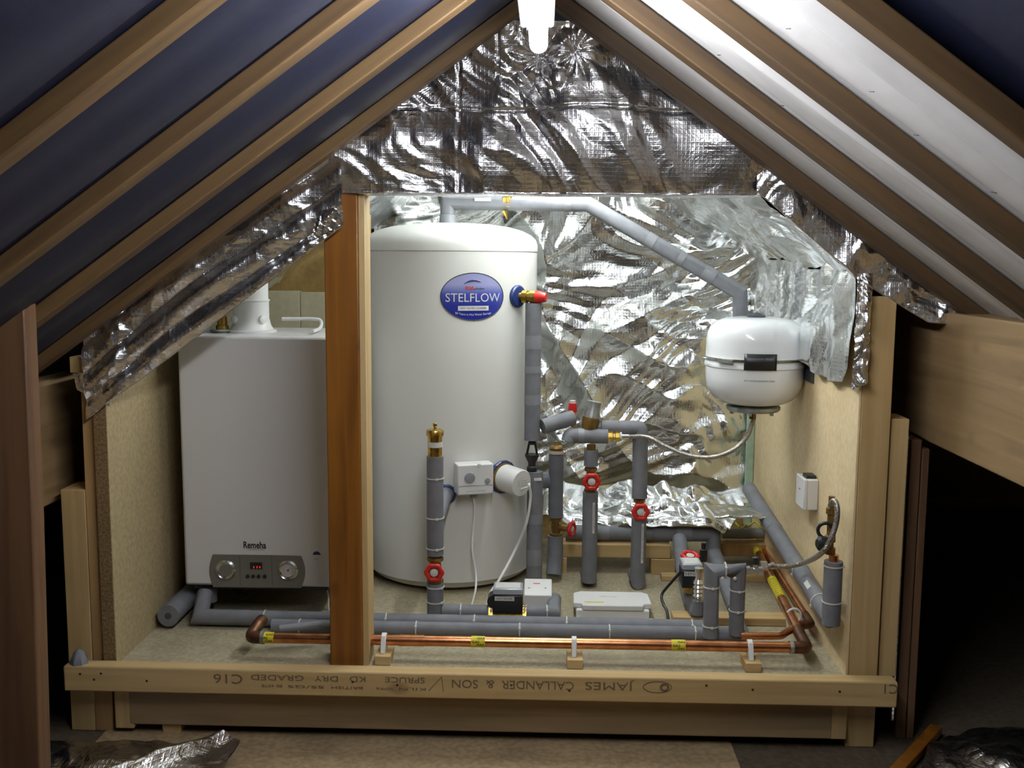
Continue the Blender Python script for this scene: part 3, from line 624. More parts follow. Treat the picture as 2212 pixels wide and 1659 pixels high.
for i, x in enumerate((578, 1033, 1465)):
    tp = part('gas_tape', MB().cyl(GX(x-15), GX(x+15), .0143, seg=24), M['yellow'], gp, label='yellow tape printed GAS')
    for k, (dx, ang_) in enumerate(((6, 55), (-5, 15), (5, -15))):
        def wr(xx, yy, x=x, dx=dx, ang_=ang_):
            an = math.radians(ang_)+yy/.0145; c = GX(x+dx); return V((c.x+xx, c.y-.0146*math.cos(an), c.z+.0146*math.sin(an)))
        text('GAS', 0.0085, (0, 0, 0), (1, 0, 0), (0, 0, 1), M['ink'], tp, 'gas_lettering', w=.019, wrap=wr, bold=.0002)
for (t0, t1) in ((0.30, 0.44), (0.66, 0.84)):
    a, b = gB.lerp(gC, t0), gB.lerp(gC, t1); sl = part('gas_sleeve_tape', MB().cyl(a, b, .0146, seg=24), M['yellow'], gp, label='yellow printed gas tape'); mb = MB()
    n = int((b-a).length/.016); d = (b-a).normalized()
    for k in range(n):
        c = a+d*(.008+.016*k); part('tape_print', MB().lathe([(.0146, -.0016), (.0150, -.0016), (.0150, .0016), (.0146, .0016)], c, d+V((.25, 0, .2)), 16), M['ink'], sl)
# clips on blocks
def clip(px, label):
    c = GX(px); t = thing('pipe_clip', label, 'pipe clip', (c.x, GY, ZP), 'white pipe clips on wooden blocks')
    part('block', MB().box(c.x-.018, c.x+.022, GY-.045, GY+.03, ZP, ZP+.024), CX_, t, bev=.0015)
    part('clip', MB().prism([(c.x-.0065, GY-.030, ZP+.024), (c.x-.0065, GY-.019, ZP+.05), (c.x-.0065, GY-.012, gz+.014), (c.x-.0065, GY, gz+.0195), (c.x-.0065, GY+.013, gz+.0145), (c.x-.0065, GY+.02, ZP+.05), (c.x-.0065, GY+.02, ZP+.024)], (.013, 0, 0)), M['plastic'], t, bev=.002)
for x, l in ((830, 'white clip on a wooden block holding the gas pipe, just right of the orange post'), (1240, 'white clip on a wooden block at the middle of the gas pipe'), (1620, 'white clip on a wooden block near the right elbow of the gas pipe')): clip(x, l)
# second copper pipe
pz = gz
sB = atz(1752, 1348, pz); sC = atz(1626, 1150, pz); s0 = atz(1600, 1374, pz); s1 = atz(1686, 1374, pz)
cp = pipe('copper_pipe', 'slimmer copper pipe with a bright bend running back beside the gas pipe', [s0, s1, atz(1722, 1352, pz), sB, sC], .0095, 'copper', .02)
part('end_elbow', MB().tube(fillet([atz(1722, 1352, pz), sB, sB.lerp(sC, .08)], .012), .0115, 18), M['coppero'], cp)
c = gB.lerp(gC, .19)+V((.01, 0, 0)); ck = thing('pipe_clip', 'white round clip around the gas pipe on the batten at right', 'pipe clip', c+V((0, 0, -.05)), 'white pipe clips on wooden blocks')
part('clip', MB().ring(c+V((0, 0, .0)), (0, 1, 0), .019, .0035, 24, 8).bar(c+V((-.012, 0, -.035)), c+V((-.016, 0, -.004)), .008, .012), M['plastic'], ck)

# long insulated pipes on the deck
lz = ZP+.024; LYp = atz(1100, 1361, lz).y; UYp = LYp+.043
def LX(px, Y=None, z=None): Y = Y or LYp; return V((at(px, 1358, Y).x, Y, z if z is not None else lz))
lp = pipe('insulated_pipe', 'long grey insulated pipe directly behind the gas pipe, foremost of the grey runs', [LX(588), LX(1604), LX(1612)+V((.0, .16, .0))], .0185, ties=((0, .06), (0, .13), (0, .31), (0, .53), (0, .72), (0, .90)), bands=())
up = pipe('insulated_pipe', 'grey insulated pipe along the deck behind the foremost grey run', [atz(432, 1330, ZP+.027)+V((0, .05, .05)), atz(432, 1332, ZP+.027), LX(760, UYp+.01, ZP+.024), LX(1525, UYp)], .0215, ties=((1, .43), (1, .9), (2, .10), (2, .35), (2, .61), (2, .96)), fil=.0)
solid('foam_offcut', MB().tube([atz(604, 1358, ZP+.05), atz(696, 1349, ZP+.055)], .010, 14), M['tape'], 'split scrap of grey foam on top of the front pipe, left of the post', 'scrap')
e = atz(372, 1330, ZP+.03); pipe('insulated_pipe', 'short fat grey pipe end in the dark corner below the boiler', [e+V((0, -.03, .01)), e+V((.0, .30, .01))], .030)
part('pipe_bore', MB().cyl(e+V((0, -.0312, .01)), e+V((0, -.029, .01)), .009), M['foamend'], [o for o in COL.objects if o.type == 'EMPTY'][-1])
pipe('insulated_pipe', 'grey pipe dropping from the boiler underside behind the corner pipe', [e+V((.07, .10, .01)), e+V((.07, .10, .12))], .024)
a = at(518, 1285, 3.0); b = at(700, 1320, 2.95); pipe('copper_pipe', 'thin dark copper pipe under the boiler behind the grey run', [a+V((0, 0, .06)), a, b], .0075, 'coppero', .012)
solid('flex', MB().tube(catmull([at(706, 1275, 2.9), at(709, 1290, 2.88), at(709, 1310, 2.87), at(714, 1330, 2.86)]), .003, 8), M['plastic'], 'short white cable hanging under the boiler beside the orange post', 'cable')

# ------------------------------------------------------------------ hot water cylinder
CX0, CY0, CR = -0.303, 3.30, 0.2765
def cyl_hit(px, py):
    d = ray(px, py); a = d.x**2+d.y**2; b = -2*(d.x*CX0+d.y*CY0); c = CX0**2+CY0**2-CR**2; t = (-b-math.sqrt(max(0, b*b-4*a*c)))/(2*a); return d*t
def cang(p): return math.atan2(p.x-CX0, -(p.y-CY0))
def cpt(an, z, o=0.0): return V((CX0+(CR+o)*math.sin(an), CY0-(CR+o)*math.cos(an), z))
cy = thing('hot_water_cylinder', 'tall white hot water cylinder with a blue oval badge', 'hot water cylinder', (CX0, CY0, ZP))
part('body', MB().lathe([(0.20, 0.004), (0.235, 0.006), (0.255, 0.016), (0.262, 0.034), (CR, .036), (CR, 1.038)], (CX0, CY0, ZP), seg=96), M['cylw'], cy)
part('lid', MB().lathe([(CR-.002, 1.038), (CR+.0015, 1.0395), (CR+.0015, 1.06), (.272, 1.076), (.258, 1.09), (.23, 1.104), (.19, 1.115), (.13, 1.124), (.06, 1.128), (0, 1.129)], (CX0, CY0, ZP), seg=96), M['cylw'], cy)
part('base_ring', MB().lathe([(0.21, 0), (0.222, 0), (0.222, 0.02), (0.21, 0.02)], (CX0, CY0, ZP), seg=64), M['darkgrey'], cy)
h = cyl_hit(1023, 641); ba, bz = cang(h), h.z; ew, eh = .098, .070
def bw(x, z, o=.0012): return cpt(ba+x/CR, bz+z, o)
mb = MB(); n = 40; rings = [[bw(ew*r/8*math.cos(2*math.pi*k/n), eh*r/8*math.sin(2*math.pi*k/n)) for k in range(n)] for r in range(1, 9)]
vs = [bw(0, 0)]+[p for r in rings for p in r]; fs = [(0, 1+k, 1+(k+1) % n) for k in range(n)]
for r in range(7):
    for k in range(n): a, b = 1+r*n+k, 1+r*n+(k+1) % n; fs.append((a, a+n, b+n, b))
bd = part('badge', mb.add(vs, fs), M['badge'], cy, label='blue oval badge')
part('badge_rim', MB().tube([bw(ew*math.cos(2*math.pi*k/n), eh*math.sin(2*math.pi*k/n)) for k in range(n)], .0012, 6, closed=True), M['ink'], bd)
text('STELFLOW', .036, (0,0,0), (1,0,0), (0,0,1), M['label'], bd, 'badge_lettering', w=.168, wrap=lambda x, y: bw(x, y-.004+.02*x*0, .0022), bold=0.0)
a0 = MB(); a0.grid(lambda u, v: bw(-.047+.094*u, -.027-.014*(v), .002), 10, 1); part('badge_plate', a0, M['label'], bd)
text('HOT WATER CYLINDER', .008, (0,0,0), (1,0,0), (0,0,1), M['ink'], bd, 'badge_lettering', w=.078, wrap=lambda x, y: bw(x, y-.034, .0026))
text('RM', .015, (0,0,0), (1,0,0), (0,0,1), M['redink'], bd, 'badge_lettering', w=.022, wrap=lambda x, y: bw(x-.013, y+.025, .0024), bold=.0003)
text('cylinders', .010, (0,0,0), (1,0,0), (0,0,1), M['ink'], bd, 'badge_lettering', w=.034, wrap=lambda x, y: bw(x+.016, y+.024, .0024))
text('50 Years in Hot Water Storage', .009, (0,0,0), (1,0,0), (0,0,1), M['label'], bd, 'badge_lettering', w=.11, wrap=lambda x, y: bw(x, y-.053+1.6*x*x, .0024))
part('swoosh', MB().tube([bw(-.030+.052*t/10, .034+.015*math.sin(math.pi*(.08+.72*t/10)), .0022) for t in range(11)], [.0004+.0022*math.sin(math.pi*t/10) for t in range(11)], 6), M['blueink'], bd)
# relief valve
h = cyl_hit(1117, 640); an = cang(h)
rv = thing('relief_valve', 'brass relief valve with red cap on a blue flange, upper right of cylinder', 'valve', cpt(an, h.z))
ax = V((math.sin(an), -math.cos(an), 0)); ax2 = (V((1, -.35, -.02))).normalized(); c = cpt(an, h.z)
part('flange', MB().lathe([(.034, -.004), (.034, .006), (.030, .010), (.014, .011)], c, ax, 32), M['blue'], rv)
part('valve_body', MB().lathe([(.012, .0), (.012, .018), (.020, .019), (.020, .034), (.016, .036), (.016, .042), (.0195, .044), (.0195, .062), (.014, .064)], c, ax2, 10), M['brass'], rv, ang=25)
part('cap', MB().lathe([(.0205, .062), (.0205, .068), (.013, .094), (.010, .095)], c, ax2, 24), M['red_p'], rv, label='red cap')
vb = c+ax2*.05
# thermostat box on the cylinder
h = cyl_hit(1018, 1028); an = cang(h); n_ = V((math.sin(an), -math.cos(an), 0)); tx = V((math.cos(an), math.sin(an), 0)); up_ = V((0, 0, 1))
tb = thing('thermostat_box', 'white control box with a grey dial on the cylinder beside the heater', 'thermostat', cpt(an, h.z-.05))
c = cpt(an, h.z, .028); part('box', MB().obox(c, tx, n_, up_, .055, .026, .046), M['plastic'], tb, bev=.004)
def T(x, z): return c+tx*x+up_*z+n_*.0262
part('dial', MB().lathe([(.0165, 0), (.0155, .003), (.001, .0045)], T(-.018, .006), n_, 28), M['knob'], tb)
part('small_knob', MB().lathe([(.0085, 0), (.0085, .002), (.001, .003)], T(.036, -.006), n_, 20), M['knob'], tb)
part('tab', MB().obox(T(.010, .043), tx, n_, up_, .005, .002, .004), M['plastic'], tb)
part('seam', MB().obox(T(0, -.018), tx, n_, up_, .053, .0006, .0006), M['greyink'], tb)
text('immersion thermostat', .005, T(.0, -.034), tx, up_, M['greyink'], tb, w=.06)
part('cable_gland', MB().cyl(c-up_*.060, c-up_*.044, .010, .012, 16), M['knob'], tb)
part('cable', MB().tube(catmull([c-up_*.058, c-up_*.10+tx*.004, at(1020, 1180, 2.99), at(1028, 1240, 2.975), at(1027, 1275, 2.93), at(1018, 1312, 2.90)]), .0032, 10), M['plastic'], tb)
# immersion heater
h = cyl_hit(1086, 1030); an = cang(h); n_ = V((math.sin(an), -math.cos(an), 0)); nh = (n_+V((.16, 0, -.10))).normalized(); c = cpt(an, h.z)
ih = thing('immersion_heater', 'round white immersion heater cap on a blue ring with white flex', 'immersion heater', c-V((0, 0, .05)))
part('blue_ring', MB().lathe([(.052, -.012), (.052, .004), (.049, .008), (.044, .008)], c, n_, 14), M['blue'], ih, label='dark blue ring', ang=20)
part('brass_flange', MB().lathe([(.045, .004), (.045, .012), (.040, .014)], c, n_, 40), M['brassd'], ih)
part('cap', MB().lathe([(.0415, .006), (.0415, .078), (.039, .082), (.001, .083)], c, nh, 40), M['plastic'], ih)
ex = frame(nh); q = c+nh*.0835
part('cap_ridge', MB().bar(q-V((.022, 0, .024)), q-V((-.026, 0, .008)), .003, .003, nh), M['plastic'], ih)
text('X', .014, q+V((.0, 0, .019)), V((nh.y*-1, nh.x, 0)), up_, M['ink'], ih)
for k in range(3): text('caution isolate supply', .006, q+V((0, 0, .008-.007*k)), V((nh.y*-1, nh.x, 0)), up_, M['greyink'], ih, w=.04)
st = q+V((.022, .0, -.002))
part('flex', MB().tube(catmull([st, at(1143, 1050, st.y-.01), at(1146, 1075, st.y), at(1137, 1130, st.y), at(1112, 1190, st.y+.01), at(1080, 1250, 2.94), at(1060, 1280, 2.90), at(1050, 1312, 2.88)]), .0042, 10), M['plastic'], ih)
# blue boss and pipe tail behind pipe one
h = cyl_hit(964, 1067); an = cang(h); c = cpt(an, h.z); n_ = V((math.sin(an), -math.cos(an), 0))
cb = thing('pipe_boss', 'round blue boss with a grey pipe tail behind the left riser', 'fitting', c-V((0, 0, .03)))
part('boss', MB().lathe([(.030, -.006), (.030, .006), (.026, .010)], c, n_, 32), M['blue'], cb)
part('pipe_tail', MB().tube([c, c+n_*.05+V((-.01, -.03, -.005)), V((at(940, 1090, 2.82).x, 2.84, c.z-.03))], .024, 20), M['foam'], cb)

# ------------------------------------------------------------------ risers
def R_(px, py, Y): return at(px, py, Y)
Y1 = 2.80; x1 = at(940, 1150, Y1).x
def riser(label, px, ytop, ybot, Y, r, yref=None, **kw):
    x = at(px, yref or (ytop+ybot)/2, Y).x; zt, zb = at(px, ytop, Y).z, at(px, ybot, Y).z
    return pipe('insulated_pipe', label, [V((x, Y, zb)), V((x, Y, zt))], r, **kw), x
t1, x1 = riser('grey riser with tall brass air vent in front of the cylinder', 940, 985, 1198, Y1, .0235, ties=((0, .01+.06), (0, .38), (0, .78)), tiehead=(.3, -1, 0))
zt = at(940, 985, Y1).z
part('air_vent', MB().lathe([(.020, 0), (.020, .058), (.024, .058), (.0245, .070), (.022, .074), (.001, .077)], (x1, Y1, zt), seg=28), M['brass'], t1, label='brass air vent with knurled cap')
part('vent_nipple', MB().lathe([(.004, .075), (.004, .082), (.006, .084), (.006, .092), (.003, .094)], (x1, Y1, zt), seg=12), M['brass'], t1)
part('vent_label', MB().lathe([(.0205, .026), (.021, .026), (.021, .041), (.0205, .041)], (x1, Y1, zt), seg=28), M['label'], t1, label='white paper band')
zv = at(940, 1236, Y1).z; gate((x1, Y1, zv+.008), (0, 0, 1), (0, -1, 0), .020, t1, R=.0265, L=.036)
zb = at(940, 1258, Y1).z; eb = V((x1, Y1, ZP+.028)); 
part('lower_insulation', MB().tube([V((x1, Y1, zb)), V((x1, Y1, ZP+.001))], .0235, 24), M['foam'], t1)
for z in (zb-.012, zb-.055): seg_tie((x1, Y1, z), (0, 0, 1), .0235, t1, (.8, -.6, 0))
# feed from that riser to the first motor valve and on to the capped end
c0 = V((x1+.02, Y1, ZP+.026)); c1 = at(1062, 1322, Y1); c2 = at(1195, 1326, Y1+.01)
hp = pipe('insulated_pipe', 'short grey pipe on the deck joining the left riser to the black valve head', [c0, V((c1.x+.1, Y1, ZP+.026)), V((c2.x, Y1+.005, ZP+.026)), V((c2.x+.004, Y1+.12, ZP+.026))], .0205, ties=((0, .22), (0, .58), (1, .75)))
def motor(px0, px1, py0, py1, Y, label, lb='', depth=.06, skew=0.0):
    a, b = at(px0, py0, Y), at(px1, py1, Y); t = thing('motorised_valve', label, 'motorised valve', ((a.x+b.x)/2, Y+depth/2, b.z))
    w = b.x-a.x; zt, zb = a.z, b.z
    part('actuator_body', MB().box(a.x, b.x, Y, Y+depth, zb, zt-.018), M['black'], t, bev=.004)
    part('actuator_lid', MB().box(a.x+.001, b.x-.001, Y+.001, Y+depth, zt-.018, zt), M['label_s'], t, bev=.003, label='silver lid')
    part('lid_label', MB().box(a.x+.008, b.x-.008, Y+.008, Y+depth-.008, zt, zt+.0006), M['label'], t)
    part('name_label', MB().box(a.x+.006, a.x+.006+w*.65, Y-.0006, Y, zt-.034, zt-.022), M['label'], t)
    if lb: text(lb, .009, (a.x+.006+w*.325, Y-.0008, zt-.028), (1, 0, 0), (0, 0, 1), M['ink'], t, w=w*.52)
    return t, a, b
mv, a, b = motor(1064, 1129, 1272, 1326, Y1-.035, 'black motorised valve head with silver lid in front of the cylinder base', 'HOT WATER', .065)
part('side_bulge', MB().lathe([(.018, 0), (.018, .045)], (a.x+.002, Y1-.02, b.z+.028), (0, 1, 0), 20), M['black'], mv)
part('brass_body', MB().cyl((a.x-.006, Y1, ZP+.024), (b.x+.006, Y1, ZP+.024), .0235, seg=8).cyl((a.x-.012, Y1, ZP+.024), (a.x+.0, Y1, ZP+.024), .026, seg=6).cyl((b.x, Y1, ZP+.024), (b.x+.010, Y1, ZP+.024), .026, seg=6), M['brass'], mv)
part('lever', MB().bar((b.x+.010, Y1-.037, b.z+.026), (b.x+.002, Y1-.037, b.z+.012), .006, .004), M['label'], mv)
# white electrical boxes on the deck
a, b = atz(1131, 1314, ZP+.03), atz(1192, 1314, ZP+.03)
jb = thing('junction_box', 'small white box with a red slot beside the black valve head', 'electrical box', ((a.x+b.x)/2, 2.90, ZP))
jy = 2.88
part('box', MB().prism([(a.x, jy, ZP), (a.x, jy, ZP+.05), (a.x, jy+.05, ZP+.078), (a.x, jy+.07, ZP+.078), (a.x, jy+.07, ZP)], (b.x-a.x, 0, 0)), M['plastic'], jb, bev=.002)
u_ = (V((0, .05, .028))).normalized(); nn = V((0, -u_.z, u_.y)); mid = V(((a.x+b.x)/2, jy+.025, ZP+.064))
part('slot', MB().obox(mid-V((.004, 0, 0))+u_*.018, (1, 0, 0), u_, nn, .010, .0016, .0006), M['redink'], jb)
part('buttons', MB().obox(mid-V((.026, 0, 0)), (1, 0, 0), u_, nn, .003, .0012, .0006).obox(mid+V((.022, 0, 0)), (1, 0, 0), u_, nn, .003, .0012, .0006), M['darkgrey'], jb)
f0, f1 = atz(1240, 1334, ZP), atz(1408, 1334, ZP); wy = f0.y-.02; wx0, wx1 = at(1248, 1320, wy).x, at(1400, 1320, wy).x
wc = thing('wiring_centre', 'long white wiring box with a yellow warning strip on the deck', 'electrical box', ((wx0+wx1)/2, wy+.06, ZP))
part('box', MB().box(wx0-.004, wx1+.004, wy, wy+.115, ZP, ZP+.030), M['plastic'], wc, bev=.003)
part('lid', MB().prism([(wx0-.012, wy+.016, ZP+.030), (wx0+.010, wy+.016, ZP+.030), (wx0+.014, wy-.004, ZP+.030), (wx1-.014, wy-.004, ZP+.030), (wx1-.010, wy+.016, ZP+.030), (wx1+.012, wy+.016, ZP+.030), (wx1+.010, wy+.105, ZP+.030), (wx1-.01, wy+.12, ZP+.030), (wx0+.01, wy+.12, ZP+.030), (wx0-.01, wy+.105, ZP+.030)], (0, 0, .016)), M['plastic'], wc, bev=.003)
for x in (wx0-.004, wx1+.004): part('fixing_lug', MB().box(x-.010, x+.010, wy-.012, wy+.004, ZP, ZP+.008), M['plastic'], wc, bev=.002)
part('warning_strip', MB().box(wx0+.020, wx0+.075, wy+.018, wy+.026, ZP+.046, ZP+.0466), M['yellow'], wc, label='yellow warning strip')
text('WIRING CENTRE', .009, ((wx0+wx1)/2-.01, wy+.07, ZP+.0464), (1, 0, 0), (0, 1, 0), M['greyink'], wc, w=.05)

# riser A: discharge pipe, tundish and lower pipe
YA = vb.y; ra = .0245
tA, xA = riser('grey discharge pipe hanging from the relief valve down to the black tundish', 1151, 655, 950, YA, ra, bands=((0, .30, .03), (0, .72, .04), (0, .52, .02)))
zt = at(1150, 953, YA).z; zb = at(1153, 1017, YA).z; H = zt-zb
td = thing('tundish', 'black plastic tundish with an open window between two grey pipes', 'tundish', (xA, YA, zb))
mb = MB().lathe([(.013, 0), (.016, .001), (.016, .012), (.012, .016), (.012, .026), (.022, .046), (.022, .052), (.001, .050)], (xA, YA, zb), seg=20)
for s in (-1, 1): mb.bar((xA+s*.017, YA, zb+.045), (xA+s*.009, YA, zt-.006), .007, .007)
mb.lathe([(.012, 0), (.013, .006), (.010, .012)], (xA, YA, zt-.010), seg=16); part('funnel', mb, M['black'], td)
tA2, _ = riser('grey pipe below the black tundish, standing right beside the cylinder', 1156, 1018, 1312, YA, ra, yref=1018, bands=((0, .38, .05), (0, .66, .03)))
part('paper_label', MB().box(_-.003, _+.02, YA-ra-.0012, YA-ra+.006, at(1156, 1030, YA).z-.007, at(1156, 1030, YA).z+.001), M['label'], tA2)
# side branch behind A
a = at(1166, 1038, 3.2); pipe('insulated_pipe', 'short grey stub behind the tundish pipe', [a, a+V((.05, .02, 0))], .026)
# riser B with side wheel
YB_ = 3.20; tB, xB = riser('grey riser with a dark vent cap and a side facing red wheel', 1201, 982, 1116, YB_, .0235)
zt = at(1201, 982, YB_).z
part('vent_cap', MB().lathe([(.0225, 0), (.0225, .022), (.018, .028), (.008, .029), (.006, .032), (.006, .043), (.001, .044)], (xB, YB_, zt), seg=20), M['brassd'], tB)
part('paper_band', MB().lathe([(.0228, .004), (.0234, .004), (.0234, .014), (.0228, .014)], (xB, YB_, zt), seg=24), M['label'], tB)
zv = at(1201, 1138, YB_).z; gate((xB+.002, YB_, zv), (0, 0, 1), V((1, -.5, 0)), .018, tB, R=.026, L=.030, so=.055, m='brassd')
part('lower_insulation', MB().tube([V((xB, YB_, zv-.028)), V((xB, YB_, zv-.09)), V((xB-.005, YB_-.03, ZP+.02))], .0245, 24), M['foam'], tB)
# riser C with front wheel
YC = 3.12; tC, xC = riser('grey riser with a front facing red wheel below the mixing valve', 1274, 1062, 1256, YC, .0240)
zt, zb = at(1274, 972, YC).z, at(1274, 1006, YC).z
part('upper_insulation', MB().tube([V((xC, YC, zb)), V((xC, YC, zt))], .0215, 24), M['foam'], tC)
zv = at(1277, 1036, YC).z; gate((xC, YC, zv), (0, 0, 1), V((.05, -1, 0)), .017, tC, R=.027, L=.038)
part('neck', MB().cyl((xC, YC, zt-.002), (xC, YC, zt+.018), .014, seg=8), M['brassd'], tC)
q = V((xC+.010, YC-.0225, 0)); z0, z1 = at(1283, 1148, YC).z, at(1283, 1082, YC).z
lb_ = part('paper_label', MB().box(q.x-.0035, q.x+.0035, q.y-.001, q.y+.002, z0, z1), M['label'], tC); text('MAINS COLD SUPPLY', .006, (q.x, q.y-.0014, (z0+z1)/2), (0, 0, -1), (1, 0, 0), M['ink'], tC, w=abs(z1-z0)*.85)
part('foot_elbow', MB().tube([V((xC, YC, at(1274, 1256, YC).z)), V((xC, YC, ZP+.026)), V((xC-.002, YC+.07, ZP+.026))], .0245, 24), M['foam'], tC)
# riser D
tD, xD = riser('grey riser with the lowest front facing red wheel at right', 1379, 1118, 1252, YC, .0235)
zt, zb = at(1380, 925, YC+.02).z, at(1380, 1076, YC).z
part('upper_insulation', MB().tube(fillet([V((at(1300, 925, YC).x, YC+.02, zt)), V((xD, YC+.02, zt)), V((xD, YC, zb))], .012), .0235, 24), M['foam'], tD)
zv = at(1382, 1101, YC).z; gate((xD, YC, zv), (0, 0, 1), V((.05, -1, 0)), .016, tD, R=.027, L=.034)
q = V((xD+.010, YC-.022, 0)); z0, z1 = at(1386, 1212, YC).z, at(1386, 1128, YC).z
part('paper_label', MB().box(q.x-.0035, q.x+.0035, q.y-.001, q.y+.002, z0, z1), M['label'], tD); text('BALANCED COLD WATER', .006, (q.x, q.y-.0014, (z0+z1)/2), (0, 0, -1), (1, 0, 0), M['ink'], tD, w=abs(z1-z0)*.85)
part('foot_elbow', MB().tube([V((xD, YC, at(1380, 1252, YC).z)), V((xD, YC, ZP+.026)), V((xD-.002, YC+.07, ZP+.026))], .0245, 24), M['foam'], tD)
# manifold
zm = at(1270, 942, YC).z; mx0, mx1 = at(1228, 942, YC).x, at(1313, 942, YC).x
mf = thing('manifold_pipe', 'short horizontal grey pipe on top of the wheel valve riser with brass outlet', 'pipe', (xC, YC, zm-.022))
part('insulation', MB().tube(fillet([V((mx0-.002, YC-.004, zm-.018)), V((mx0+.005, YC, zm)), V((mx1, YC, zm))], .008), .0225, 24), M['foam'], mf)
part('joint_band', MB().lathe([(.0226, 0), (.0235, 0), (.0235, .018), (.0226, .018)], (mx0+.03, YC, zm), (1, 0, 0)), M['tape'], mf)
part('brass_outlet', MB().lathe([(.018, 0), (.018, .014), (.014, .016), (.014, .022), (.017, .023), (.017, .036), (.012, .038)], (mx1, YC, zm), (1, 0, 0), 8), M['brass'], mf, ang=25)
part('white_washer', MB().cyl((mx1+.037, YC, zm), (mx1+.042, YC, zm), .0145, seg=20), M['label'], mf)
part('pressure_valve', MB().lathe([(.022, 0), (.024, .01), (.027, .03), (.026, .042)], (xC-.008, YC+.012, zm+.015), V((.18, .05, 1)), 24), M['brassd'], mf, label='brass pressure reducing valve body')
part('valve_cap', MB().lathe([(.0255, .042), (.024, .062), (.022, .07), (.0225, .092), (.001, .094)], (xC-.008, YC+.012, zm+.015), V((.18, .05, 1)), 28), M['zinc'], mf, label='grey valve cap')
rc = at(1237, 890, YC+.03)
sv = thing('small_safety_valve', 'small brass valve with a red cap above the manifold', 'valve', rc-V((0, 0, .03)))
part('valve_body', MB().cyl(rc-V((-.003, 0, .045)), rc, .010, seg=8), M['brass'], sv)
part('cap', MB().lathe([(.0135, 0), (.0145, .004), (.012, .028)], rc, seg=18), M['red_p'], sv, label='red cap')
part('cap_top', MB().lathe([(.009, .028), (.009, .036)], rc, seg=16), M['label'], sv)
a, b = at(1172, 922, 3.10), at(1238, 902, YC+.02)
pipe('insulated_pipe', 'short slanting grey pipe between the discharge pipe and the red capped valve', [a, b], .0235)
hs0 = V((mx1+.042, YC, zm))
hose_pts = [hs0, hs0+V((.02, 0, 0)), at(1400, 945, 3.08), at(1440, 965, 3.06), at(1485, 983, 3.04), at(1535, 988, 3.02), at(1580, 974, 3.0), at(1612, 945, 3.0), at(1628, 905, 3.0)]
fh = thing('flexible_hose', 'braided hose curving from the brass manifold outlet up to the vessel', 'hose', hose_pts[4])
part('hose', MB().tube(catmull(hose_pts), .0068, 14), M['steel'], fh)
part('ferrule', MB().cyl(hs0, hs0+V((.022, 0, 0)), .0095, seg=12), M['chrome'], fh)

# ------------------------------------------------------------------ top pipe
YT = 3.30; p0 = at(967, 480, YT); zt = at(967, 437, YT).z
pts = [V((p0.x, YT, ZP+1.126)), V((p0.x, YT, zt)), at(1270, 441, YT-.02), at(1598, 632, 3.20), at(1600, 700, 3.22)]
tp = pipe('insulated_pipe', 'grey pipe from the cylinder top sloping down to the right behind the vessel', pts, .0235, fil=.0, bands=((1, .86, .02), (2, .42, .03), (2, .62, .02), (2, .8, .04)))
part('base_collar', MB().lathe([(.0265, 0), (.0265, .030), (.0235, .031)], (p0.x, YT, ZP+1.124), seg=24), M['tape'], tp)
a = at(1086, 437, YT-.01); 
part('brass_union', MB().lathe([(.020, -.016), (.024, -.015), (.024, -.004), (.0255, -.003), (.0255, .006), (.024, .007), (.024, .014), (.020, .016)], at(1097, 437, YT-.008), (1, 0, 0), 10), M['brass'], tp, ang=25)
part('brass_tail', MB().cyl(at(1090, 455, YT-.02), at(1096, 474, YT-.02), .010, .002, 8), M['brass'], tp)
q = at(1043, 431, YT-.028); part('paper_label', MB().box(q.x-.026, q.x+.026, q.y-.003, q.y+.004, q.z-.005, q.z+.005), M['label'], tp)
text('HOT WATER', .007, q+V((0, -.0035, 0)), (1, 0, 0), (0, 0, 1), M['greyink'], tp, w=.036)

# ------------------------------------------------------------------ expansion vessel
VY = 3.0; vc = at(1630, 785, VY); VR = .1425; vz0 = at(1630, 872, VY-.0).z; vz1 = at(1630, 684, VY).z; Hh = vz1-vz0
ves = thing('expansion_vessel', 'glossy white expansion vessel with a clamp band hung on the right wall', 'expansion vessel', (vc.x, VY, vz0))
zc = at(1630, 785, VY-VR).z-vz0
part('lower_shell', MB().lathe([(.02, -.002), (.07, .001), (.093, .006), (.112, .017), (.126, .033), (.1365, .056), (.1405, .08), (.1410, zc-.022), (.1435, zc-.019), (.1435, zc-.011), (.1415, zc-.008), (.1415, zc)], (vc.x, VY, vz0), seg=64), M['vesw'], ves)
part('upper_shell', MB().lathe([(.141, zc), (.1405, Hh-.065), (.137, Hh-.044), (.129, Hh-.028), (.116, Hh-.015), (.094, Hh-.006), (.06, Hh-.001), (.025, Hh-.001)], (vc.x, VY, vz0), seg=64), M['vesw'], ves)
part('top_cap', MB().lathe([(.026, Hh-.008), (.026, Hh+.004), (.018, Hh+.010), (.001, Hh+.012)], (vc.x, VY, vz0), seg=24), M['darkgrey'], ves)
part('clamp_band', MB().lathe([(.1412, zc+.001), (.1455, zc+.001), (.1455, zc+.008), (.1412, zc+.008)], (vc.x, VY, vz0), seg=64), M['chrome'], ves, label='metal clamp band')
part('clamp_screw', MB().bar((vc.x-.125, VY-.085, vz0+zc+.004), (vc.x-.085, VY-.121, vz0+zc+.001), .010, .010), M['zinc'], ves)
part('clamp_loop', MB().ring((vc.x-.143, VY-.03, vz0+zc+.004), (0, 0, 1), .012, .002, 16, 6), M['zinc'], ves)
def vw(x, z, o=.004): an = (x+.0)/VR-.09; return V((vc.x+(VR+o)*math.sin(an), VY-(VR+o)*math.cos(an), vz0+z))
part('rating_plate', MB().grid(lambda u, v: vw(-.044+.088*u, zc-.020+.046*v), 10, 1), M['black'], ves, label='black rating plate', thick=.0008)
